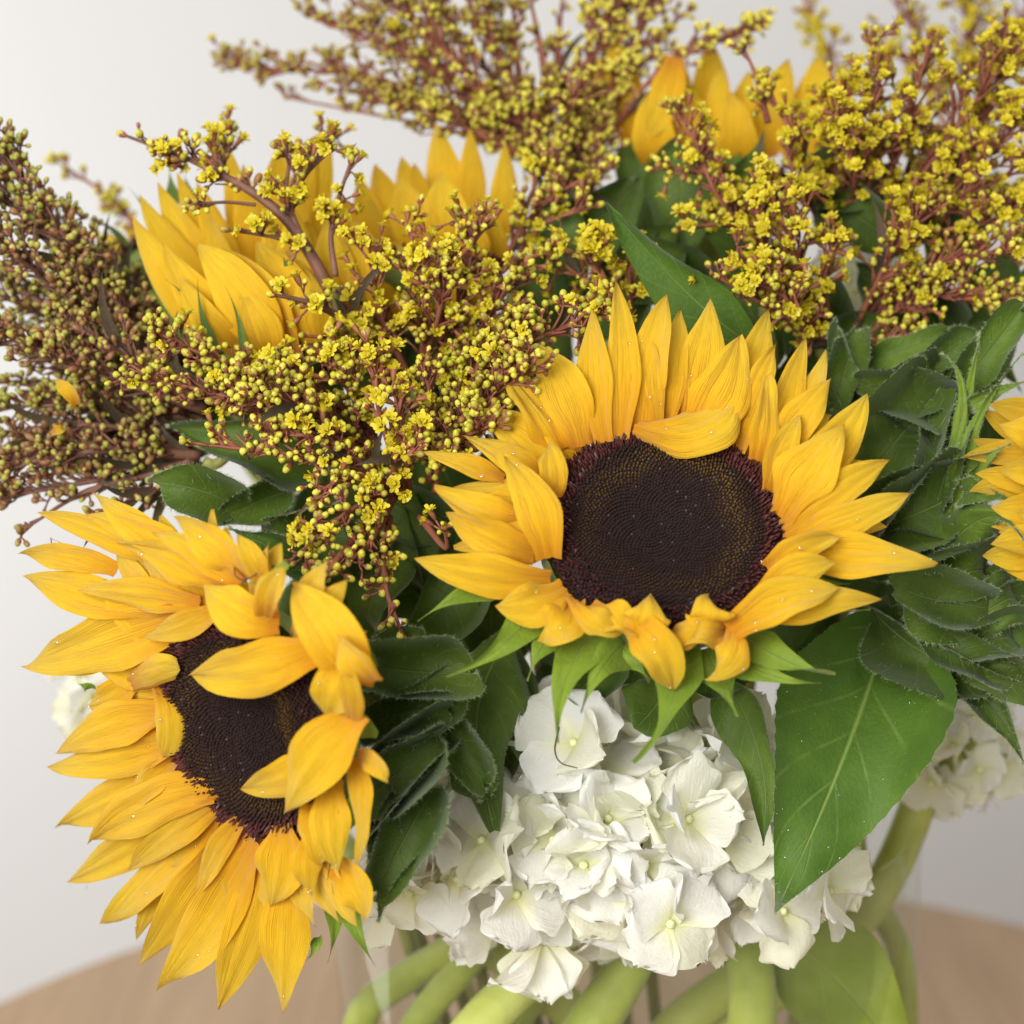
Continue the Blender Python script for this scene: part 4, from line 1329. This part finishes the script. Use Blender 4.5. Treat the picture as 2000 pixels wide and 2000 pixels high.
def goldenrod(label, base_pts, plumes, seed, dark=False, green=False, bud_mm=1.85, leaves=3, group='goldenrod sprays'):
    """base_pts: stem from the vase up; plumes: dict(path, w, n, fl) flowering branches with buds on side twigs"""
    rg = random.Random(seed)
    P = base_pts
    root = thing('goldenrod', label, 'goldenrod', P[0], group)
    L = P[0]
    sm = M['gstem_dark'] if dark else M['gstem']
    stem('stem', P, 0.0024, 0.0015, M['gmain'], root, seg=8, n=30)
    items = []
    for pl in plumes:
        path = catmull([px(*q) for q in pl['path']], 28)
        d = pl['path'][-1][2]
        Wd = pl['w'] * TANH * d / 1000
        n, fl = pl['n'], pl.get('fl', 0.0)
        sc = pl.get('s', 1.0)
        V, F = [], []
        tube_into(V, F, path, 0.0011 * pl.get('r', 1.0), 0.0004, 6, L)
        made = 0
        lim = 0
        while made < n and lim < 4000:
            lim += 1
            t = rg.uniform(pl.get('t0', 0.10), 1.0) ** 0.9
            x = t * 28
            k = min(27, int(x))
            p = path[k].lerp(path[k + 1], x - k)
            T = (path[k + 1] - path[k]).normalized()
            q = Vector((rg.gauss(0, 1), rg.gauss(0, 1), rg.gauss(0, 1))) - FWD * 0.35 + UP * 0.35
            q = q - T * q.dot(T)
            if q.length < 1e-4:
                continue
            q.normalize()
            taper = 0.35 + 0.65 * math.sin(math.pi * min(1, 0.18 + 0.75 * t)) ** 0.7
            ln = Wd * 0.5 * taper * rg.uniform(0.35, 1.0)
            e = p + (q * 0.80 + T * 0.85).normalized() * ln * 1.2 + UP * ln * 0.08
            c = p.lerp(e, 0.55) + T * ln * 0.10
            tw = [quad_bez(p, c, e, i / 4) for i in range(5)]
            tube_into(V, F, tw, 0.00046, 0.00028, 4, L)
            if rg.random() < 0.8:      # a bare or half grown twig beside it
                p2 = path[max(0, k - 1)]
                e2 = p2.lerp(e, 0.85) + Vector((rg.gauss(0, 1), rg.gauss(0, 1), rg.gauss(0, 1))) * ln * 0.16 + FWD * ln * 0.15
                tube_into(V, F, [p2, p2.lerp(e2, 0.5) + T * ln * 0.08, e2], 0.00048, 0.00026, 4, L)
            m = rg.choice((2, 3, 3, 4, 5))
            for j in range(m):
                tt = 1.0 if j == 0 else rg.uniform(0.35, 1.0)
                o = quad_bez(p, c, e, tt)
                tan = (e - p).normalized()
                dv = (tan * 0.7 + Vector((rg.gauss(0, .7), rg.gauss(0, .7), rg.gauss(0, .7))) + UP * 0.35 - FWD * 0.45).normalized()
                isf = rg.random() < fl
                pl_len = rg.uniform(0.0012, 0.0030) if not isf else rg.uniform(0.0015, 0.0035)
                tip = o + dv * pl_len
                tube_into(V, F, [o, tip], 0.00026, 0.00034, 4, L)
                s = bud_mm * 0.001 * sc * rg.uniform(0.70, 1.15)
                if rg.random() < 0.10:
                    s *= 0.6
                if isf:
                    s = 0.0051 * sc * rg.uniform(0.8, 1.15)
                items.append((isf, tip + dv * s * 0.5, dv, s))
                made += 1
        items.append((False, path[-1], (path[-1] - path[-2]).normalized(), bud_mm * 0.001 * sc))
        br = link('branch', mesh_from('branch', V, F, sm), root)
    # narrow leaves on the stem
    for i in range(leaves):
        pl = rg.choice(plumes)
        path = catmull([px(*q) for q in pl['path']], 10)
        k = rg.randrange(0, 7)
        a = path[k]
        T = (path[k + 1] - path[k]).normalized()
        q = Vector((rg.gauss(0, 1), rg.gauss(0, 1), rg.gauss(0, 1)))
        q = (q - T * q.dot(T)).normalized()
        ln = rg.uniform(0.012, 0.028)
        m = a + (T + q * 0.5).normalized() * ln * 0.5
        b = a + (T + q * 0.9).normalized() * ln
        blade('leaf', a, m, b, rg.uniform(0.002, 0.0034), -(m - CAMPOS).normalized(), M['gleaf'], root, prof=prof_leaf, n=8, k=4, cup=0.3, groove=0, seed=i + seed)
    # nearest 300 as parts of their own, the rest joined
    for kind, isf0 in (('bud', False), ('flower', True)):
        sub = [it for it in items if it[0] == isf0]
        sub.sort(key=lambda it: (it[1] - CAMPOS).length)
        src = (BUDS_G if green else BUDS) if kind == 'bud' else FLOW
        for it in sub[:300]:
            o = bpy.data.objects.new(kind, rg.choice(src))
            COL.objects.link(o)
            o.parent = root
            o.location = it[1] - L
            o.rotation_mode = 'QUATERNION'
            o.rotation_quaternion = frame_quat(it[2], rg.uniform(0, 6.28))
            o.scale = (it[3],) * 3
        if len(sub) > 300:
            V, F, Mi = [], [], []
            for it in sub[300:]:
                me = rg.choice(src)
                q = frame_quat(it[2], rg.uniform(0, 6.28))
                b = len(V)
                V += [q @ (v.co * it[3]) + it[1] - L for v in me.vertices]
                F += [tuple(b + i for i in p.vertices) for p in me.polygons]
                Mi += [p.material_index for p in me.polygons]
            o = link(kind + '_cluster', mesh_from(kind + '_cluster', V, F, list(src[0].materials), midx=Mi), root)
            o['kind'] = 'stuff'
    return root


def pl(path, w, n, fl=0.0, **kw):
    return dict(path=path, w=w, n=n, fl=fl, **kw)


def vb(x, y, z=0.03):
    return vpt(VC.x + x, VC.y + y, z)


# left side
goldenrod('reddish goldenrod spray of tight green buds reaching up the left edge', [vb(-.03, .03), px(560, 1000, 0.60), px(330, 720, 0.57)], [
    pl([(340, 730, .575), (200, 560, .565), (3, 295, .56)], 150, 300, r=1.6), pl([(350, 760, .585), (160, 640, .58), (-40, 520, .575)], 60, 40, r=2.2), pl([(350, 740, .59), (230, 560, .59), (60, 380, .585)], 120, 130, r=1.5), pl([(300, 690, .575), (150, 590, .562), (-40, 430, .555)], 170, 260), pl([(330, 720, .58), (240, 600, .575), (130, 430, .57)], 90, 90),
    pl([(300, 680, .59), (200, 640, .59), (40, 600, .59)], 150, 120), pl([(260, 640, .57), (100, 480, .565), (-50, 330, .56)], 120, 120)], 201, dark=True, green=True, leaves=16)
goldenrod('dark goldenrod spray spreading to the left edge above the lower left sunflower', [vb(-.04, .02), px(560, 1020, 0.585), px(380, 860, 0.565)], [
    pl([(400, 800, .565), (200, 730, .555), (-30, 640, .555)], 140, 220, r=1.5), pl([(400, 830, .575), (200, 770, .575), (-40, 740, .575)], 70, 40, r=2.4), pl([(380, 850, .58), (180, 830, .58), (-40, 850, .58)], 70, 40, r=2.4), pl([(360, 800, .585), (200, 680, .585), (-30, 560, .58)], 160, 130), pl([(400, 820, .59), (240, 740, .59), (60, 700, .59)], 150, 120), pl([(380, 850, .57), (180, 790, .565), (-30, 800, .565)], 110, 110), pl([(380, 790, .56), (260, 700, .553), (150, 640, .55)], 110, 110),
    pl([(420, 830, .575), (300, 800, .57), (120, 720, .57)], 130, 110)], 202, dark=True, green=True, leaves=22)
goldenrod('lowest left goldenrod spray drooping over the top petals of the lower left sunflower', [vb(-.045, .01), px(560, 1040, 0.575), px(400, 900, 0.56)], [
    pl([(390, 890, .565), (200, 880, .555), (-30, 920, .555)], 110, 190, r=1.5), pl([(380, 900, .575), (200, 900, .575), (-30, 880, .575)], 120, 100, r=1.8), pl([(380, 900, .565), (180, 940, .56), (-20, 975, .56)], 80, 110), pl([(330, 920, .56), (170, 960, .555), (45, 1035, .55)], 60, 26),
    pl([(360, 880, .57), (200, 830, .565), (40, 850, .565)], 80, 80), pl([(370, 900, .558), (300, 960, .553), (190, 1000, .55)], 70, 30)], 203, dark=True, green=True, leaves=18)
goldenrod('thin blurred goldenrod tip behind the side on sunflower at the far left', [vb(-.03, .06), px(520, 900, 0.68), px(330, 560, 0.67)], [
    pl([(300, 500, .67), (230, 400, .67), (104, 310, .67)], 44, 46, s=1.15)], 204, leaves=0)
rg = random.Random(77)
left_root = [o for o in COL.objects if o.get('label', '').startswith('dark goldenrod spray')][0]
for i in range(26):
    x, y = rg.uniform(60, 340), rg.uniform(560, 900)
    a = math.pi + 0.55 * (1 - (y - 560) / 340) + rg.uniform(-.25, .25)
    ln = rg.uniform(70, 130)
    d = rg.uniform(0.585, 0.60)
    b0, b2 = px(x - ln * math.cos(a), y - ln * math.sin(a) , d), px(x + ln * math.cos(a), y + ln * math.sin(a), d)
    blade('leaf', b0, (b0 + b2) * 0.5 + UP * rg.uniform(-.003, .003), b2, rg.uniform(0.004, 0.008), -FWD, M['gleaf'], left_root, prof=prof_leaf, n=10, k=4, cup=0.4, groove=0, seed=300 + i, roll=rg.uniform(-.8, .8))
# top centre
goldenrod('tall reddish goldenrod spray fanning out over the top centre of the bouquet', [vb(0, .05), px(1080, 900, 0.64), px(1085, 400, 0.635)], [
    pl([(1060, 300, .635), (760, 160, .64), (445, 128, .67)], 110, 260, .06), pl([(1060, 290, .632), (820, 120, .632), (600, 30, .65)], 110, 190, .05), pl([(1070, 280, .63), (900, 130, .625), (740, -20, .63)], 120, 170),
    pl([(1070, 270, .635), (980, 120, .63), (900, -20, .63)], 110, 130), pl([(1075, 260, .64), (1060, 120, .64), (1030, -30, .64)], 60, 40, r=2.0), pl([(1050, 310, .632), (880, 220, .63), (730, 200, .635)], 100, 150),
    pl([(1050, 320, .633), (900, 260, .635), (560, 190, .67)], 60, 46, .1), pl([(1060, 320, .63), (930, 260, .622), (840, 220, .62)], 80, 80),
    pl([(1062, 330, .645), (990, 180, .645), (950, -20, .645)], 90, 100, r=2.0), pl([(1066, 330, .64), (1015, 150, .64), (1000, -20, .64)], 80, 80, r=2.2), pl([(1050, 300, .64), (880, 215, .645), (710, 190, .65)], 70, 80),
    pl([(1060, 330, .635), (1020, 270, .63), (960, 230, .625)], 90, 90), pl([(1060, 330, .65), (940, 120, .655), (820, -20, .655)], 120, 120, r=1.6), pl([(1060, 320, .65), (840, 140, .66), (680, -10, .67)], 100, 80)], 205, leaves=8)
goldenrod('goldenrod spray with a long branch arching to the upper right', [vb(.01, .06), px(1120, 900, 0.635), px(1115, 420, 0.63)], [
    pl([(1110, 330, .632), (1110, 260, .622), (1110, 190, .61)], 200, 130), pl([(1100, 340, .63), (1060, 280, .62), (1030, 220, .615)], 120, 80),
    pl([(1170, 290, .64), (1300, 130, .635), (1490, 52, .635)], 74, 120), pl([(1110, 300, .64), (1150, 120, .64), (1160, -20, .645)], 90, 100), pl([(1120, 300, .645), (1220, 130, .645), (1290, -20, .65)], 100, 130),
    pl([(1150, 330, .64), (1190, 220, .64), (1230, 130, .64)], 70, 60), pl([(1130, 300, .65), (1230, 160, .655), (1330, 30, .66)], 80, 80), pl([(1120, 300, .655), (1180, 120, .66), (1240, -20, .66)], 90, 90), pl([(1120, 420, .625), (1090, 360, .615), (1080, 300, .612)], 120, 60), pl([(1110, 300, .65), (1090, 120, .65), (1100, -20, .65)], 60, 50, r=2.0),
    pl([(1110, 320, .64), (1150, 140, .642), (1215, -20, .645)], 90, 110, r=1.8), pl([(1115, 320, .65), (1180, 180, .65), (1250, 40, .65)], 80, 70), pl([(1100, 380, .635), (1060, 330, .63), (1010, 300, .63)], 90, 60),
    pl([(1110, 400, .64), (1130, 320, .632), (1160, 250, .63)], 90, 60), pl([(1130, 430, .64), (1150, 330, .628), (1195, 240, .625)], 130, 90), pl([(1120, 460, .635), (1150, 380, .62), (1170, 300, .615)], 110, 60)], 206, leaves=8)
# over the side-on sunflower
goldenrod('goldenrod sprig with bare red stem crossing the petals of the side on sunflower', [vb(-.01, .03), px(760, 1000, 0.60), px(680, 700, 0.565), px(655, 560, 0.55)], [
    pl([(668, 610, .555), (560, 430, .55), (410, 330, .553), (238, 262, .56)], 66, 56, .1, t0=.42, s=1.1, r=1.9), pl([(590, 470, .55), (560, 380, .55), (570, 290, .55)], 60, 22, .5), pl([(655, 540, .55), (648, 440, .55), (690, 300, .55)], 56, 24, .6, t0=.35),
    pl([(500, 400, .55), (440, 395, .548), (372, 400, .545)], 34, 12, 0, r=0.5), pl([(610, 490, .548), (540, 465, .545), (440, 448, .54)], 34, 16, .7, r=0.5), pl([(560, 430, .552), (590, 350, .55), (650, 290, .55)], 60, 30, .5),
    pl([(440, 350, .553), (420, 310, .553), (330, 320, .555)], 40, 14, .4, r=0.5), pl([(430, 350, .565), (440, 300, .57), (450, 250, .58)], 50, 30, .3), pl([(560, 400, .575), (590, 320, .58), (660, 260, .59)], 60, 30, .5),
    pl([(670, 620, .545), (600, 590, .535), (530, 575, .53)], 44, 20, .4)], 207, leaves=0, dark=True)
# centre
goldenrod('central goldenrod spray with yellow open florets in front of the upright sunflower', [vb(0, .02), px(830, 1000, 0.575), px(810, 760, 0.56)], [
    pl([(800, 740, .56), (740, 600, .548), (720, 470, .545)], 120, 50, .4), pl([(820, 740, .56), (830, 590, .545), (800, 450, .545)], 140, 90, .4), pl([(840, 730, .56), (900, 580, .548), (930, 440, .55)], 150, 130, .2),
    pl([(850, 740, .56), (940, 640, .55), (1020, 520, .55)], 120, 120, .1), pl([(830, 700, .555), (860, 600, .54), (870, 500, .535)], 120, 90, .2), pl([(700, 720, .56), (690, 640, .55), (680, 560, .545)], 60, 20, .4),
    pl([(760, 740, .56), (690, 670, .545), (590, 655, .535)], 50, 14, .6)], 208, leaves=4)
goldenrod('loose goldenrod sprig with separate buds between the two upright sunflowers', [vb(.01, .03), px(980, 900, 0.60), px(1000, 560, 0.59)], [
    pl([(990, 500, .59), (1050, 410, .585), (1175, 325, .58)], 80, 40, .15, s=1.15), pl([(1000, 520, .59), (1060, 440, .58), (1170, 400, .575)], 60, 26, .2, s=1.15), pl([(990, 520, .595), (1030, 400, .59), (1060, 330, .59)], 80, 40, .1)], 209, leaves=2)
goldenrod('small goldenrod sprig of half open florets above the tallest petal of the front sunflower', [vb(.02, .03), px(1180, 900, 0.59), px(1220, 640, 0.575)], [
    pl([(1220, 620, .575), (1160, 560, .565), (1060, 490, .56)], 80, 34, .45, s=1.1), pl([(1225, 620, .575), (1190, 560, .562), (1150, 480, .555)], 90, 40, .6, s=1.1), pl([(1235, 630, .575), (1230, 570, .565), (1225, 490, .56)], 70, 26, .5),
    pl([(1230, 640, .575), (1180, 610, .57), (1080, 590, .565)], 40, 14, .2)], 210, leaves=2)
goldenrod('goldenrod spray whose buds overlap the upper left petals of the front sunflower', [vb(0, .01), px(830, 1150, 0.605), px(850, 920, 0.575)], [
    pl([(840, 930, .545), (930, 800, .522), (1040, 720, .505)], 160, 200, .03), pl([(830, 900, .545), (920, 740, .53), (1020, 650, .525)], 150, 170, .05), pl([(850, 860, .54), (980, 700, .53), (1180, 610, .525)], 120, 150, .08),
    pl([(840, 940, .54), (900, 860, .522), (960, 830, .505)], 130, 100, 0), pl([(850, 960, .535), (860, 900, .52), (900, 900, .508)], 70, 24, .1)], 211, leaves=3)
goldenrod('goldenrod sprig of star shaped yellow florets left of the front sunflower', [vb(-.01, .01), px(790, 1150, 0.605), px(780, 960, 0.575)], [
    pl([(790, 960, .54), (740, 800, .522), (735, 690, .518)], 90, 40, .75), pl([(800, 960, .535), (790, 880, .515), (770, 760, .51)], 70, 34, .75), pl([(790, 980, .535), (770, 900, .515), (830, 850, .51)], 70, 30, .3),
    pl([(790, 940, .54), (840, 800, .525), (820, 700, .522)], 80, 46, .2)], 212, leaves=3)
goldenrod('wide goldenrod spray with many round buds across the centre left', [vb(-.02, .01), px(780, 1050, 0.605), px(720, 880, 0.575)], [
    pl([(730, 870, .55), (520, 750, .535), (300, 650, .53)], 120, 190, .05), pl([(720, 880, .55), (500, 790, .532), (250, 730, .53)], 120, 190, .03), pl([(740, 870, .55), (640, 770, .535), (540, 715, .53)], 120, 100, .15),
    pl([(730, 870, .548), (600, 800, .525), (470, 760, .52)], 140, 170, .05), pl([(730, 860, .55), (680, 760, .535), (640, 690, .53)], 120, 90, .12)], 213, leaves=4)
goldenrod('goldenrod spray with reddish twigs hanging down onto the lower left sunflower', [vb(-.03, .0), px(800, 1150, 0.605), px(780, 960, 0.575)], [
    pl([(780, 950, .54), (640, 900, .522), (370, 865, .518)], 90, 76, .1), pl([(770, 960, .535), (680, 1000, .515), (590, 1080, .50)], 110, 80, .12), pl([(770, 970, .535), (720, 1060, .512), (640, 1130, .498)], 90, 60, .08),
    pl([(760, 1010, .53), (750, 1130, .51), (790, 1250, .505)], 54, 40, .03), pl([(700, 1040, .52), (640, 1120, .495), (585, 1235, .485)], 50, 20, 0), pl([(770, 960, .535), (640, 860, .522), (520, 850, .52)], 90, 70, .1),
    pl([(780, 960, .535), (700, 930, .52), (620, 960, .512)], 70, 40, .1), pl([(820, 1010, .53), (870, 1070, .515), (868, 1030, .505)], 22, 5, .3, t0=.7)], 214, leaves=3)
# right
goldenrod('goldenrod spray in open yellow flower rising to the upper right corner', [vb(.04, .03), px(1700, 900, 0.61), px(1690, 560, 0.60)], [
    pl([(1690, 460, .60), (1760, 280, .585), (1810, 110, .585)], 160, 90, .75), pl([(1720, 450, .60), (1860, 260, .585), (1980, 90, .585)], 170, 100, .8), pl([(1730, 460, .60), (1880, 350, .582), (2010, 220, .58)], 160, 90, .8),
    pl([(1690, 450, .595), (1700, 280, .578), (1700, 160, .578)], 140, 70, .8), pl([(1740, 470, .595), (1850, 400, .575), (2000, 330, .572)], 140, 80, .7), pl([(1760, 450, .60), (1920, 200, .60), (2010, 60, .60)], 130, 60, .7), pl([(1740, 470, .61), (1860, 330, .60), (1960, 180, .60)], 130, 70, .6), pl([(1700, 480, .61), (1760, 360, .605), (1800, 240, .60)], 130, 60, .5), pl([(1780, 480, .61), (1930, 420, .605), (2020, 400, .60)], 120, 60, .5)], 215, leaves=4)
goldenrod('goldenrod spray in open yellow flower in front of the back right sunflower', [vb(.035, .04), px(1620, 900, 0.61), px(1610, 560, 0.60)], [
    pl([(1620, 440, .60), (1560, 290, .585), (1500, 180, .585)], 110, 44, .7), pl([(1640, 430, .60), (1650, 270, .585), (1620, 130, .585)], 120, 60, .75), pl([(1500, 240, .59), (1480, 160, .585), (1452, 90, .585)], 40, 16, .05, s=1.1),
    pl([(1600, 430, .60), (1560, 360, .575), (1530, 280, .57)], 100, 34, .7), pl([(1660, 420, .60), (1670, 330, .572), (1640, 240, .568)], 120, 60, .75), pl([(1660, 300, .59), (1690, 180, .585), (1712, 80, .585)], 60, 22, .5)], 216, leaves=3)
goldenrod('goldenrod sprig with scattered buds and flowers beside the pointed single leaf', [vb(.03, .03), px(1500, 900, 0.60), px(1490, 600, 0.585)], [
    pl([(1490, 480, .59), (1400, 340, .58), (1320, 220, .58)], 90, 56, .25), pl([(1480, 470, .585), (1400, 380, .575), (1350, 250, .572)], 90, 56, .4), pl([(1490, 480, .582), (1420, 440, .57), (1320, 450, .562)], 60, 24, .25),
    pl([(1500, 520, .58), (1480, 430, .566), (1480, 330, .562)], 100, 44, .6), pl([(1480, 420, .58), (1380, 340, .575), (1270, 330, .575)], 60, 26, .1)], 217, leaves=3)
goldenrod('low goldenrod spray of yellow florets directly above the right petals of the front sunflower', [vb(.04, .02), px(1620, 900, 0.59), px(1600, 680, 0.575)], [
    pl([(1600, 640, .575), (1550, 500, .56), (1540, 400, .558)], 130, 76, .6), pl([(1610, 650, .575), (1530, 570, .555), (1440, 500, .55)], 100, 70, .45), pl([(1600, 660, .575), (1500, 600, .55), (1400, 540, .545)], 70, 40, .4),
    pl([(1610, 660, .57), (1540, 590, .548), (1500, 540, .545)], 130, 90, .25), pl([(1620, 640, .575), (1610, 540, .56), (1640, 480, .558)], 90, 40, .5)], 218, leaves=3)
goldenrod('goldenrod spray of round yellow buds lying out to the right edge', [vb(.05, .02), px(1720, 950, 0.60), px(1670, 660, 0.585)], [
    pl([(1670, 650, .585), (1820, 580, .57), (1990, 590, .565)], 110, 170, .06), pl([(1660, 640, .585), (1800, 530, .57), (1990, 480, .565)], 110, 150, .12), pl([(1670, 640, .58), (1740, 500, .568), (1820, 400, .565)], 140, 90, .6),
    pl([(1670, 670, .58), (1770, 660, .568), (1850, 690, .562)], 80, 60, .05), pl([(1680, 640, .59), (1850, 480, .58), (2000, 400, .578)], 120, 100, .3), pl([(1650, 660, .575), (1610, 660, .565), (1560, 640, .56)], 50, 16, .2)], 219, leaves=4)
goldenrod('blurred goldenrod sprig standing alone at the top behind the right flowers', [vb(.03, .07), px(1660, 700, 0.74), px(1660, 240, 0.735)], [
    pl([(1655, 200, .735), (1620, 100, .73), (1560, -20, .73)], 56, 50, .6)], 220, leaves=0)
goldenrod('blurred goldenrod spray filling the top right corner behind', [vb(.04, .07), px(1850, 700, 0.72), px(1850, 300, 0.715)], [
    pl([(1850, 220, .715), (1800, 90, .71), (1730, -20, .71)], 70, 46, .5), pl([(1870, 220, .715), (1890, 90, .71), (1900, -30, .71)], 130, 130, .4), pl([(1850, 250, .70), (1790, 150, .70), (1710, 60, .70)], 90, 60, .4), pl([(1890, 220, .715), (1970, 90, .71), (2020, -20, .71)], 110, 70, .4)], 221, leaves=2)


# ------------------------------------------------------------------ loose petals caught in the left sprays
for (x, y, d, tx, ty, w, lab) in [(150, 790, 0.545, 106, 742, 30, 'loose yellow petal caught in the dark goldenrod at the left edge'),
                                  (100, 848, 0.548, 126, 838, 18, 'tiny loose yellow petal scrap low in the left goldenrod')]:
    r = thing('fallen_petal', lab, 'petal', px(x, y, d), 'loose petals caught in the sprays')
    blade('petal_blade', px(x, y, d), px((x + tx) / 2 + 3, (y + ty) / 2 - 4, d - 0.003), px(tx, ty, d), w * TANH * d / 1000, -FWD, M['petal'], r, n=8, k=6, cup=0.5, wave=0.2, seed=x)
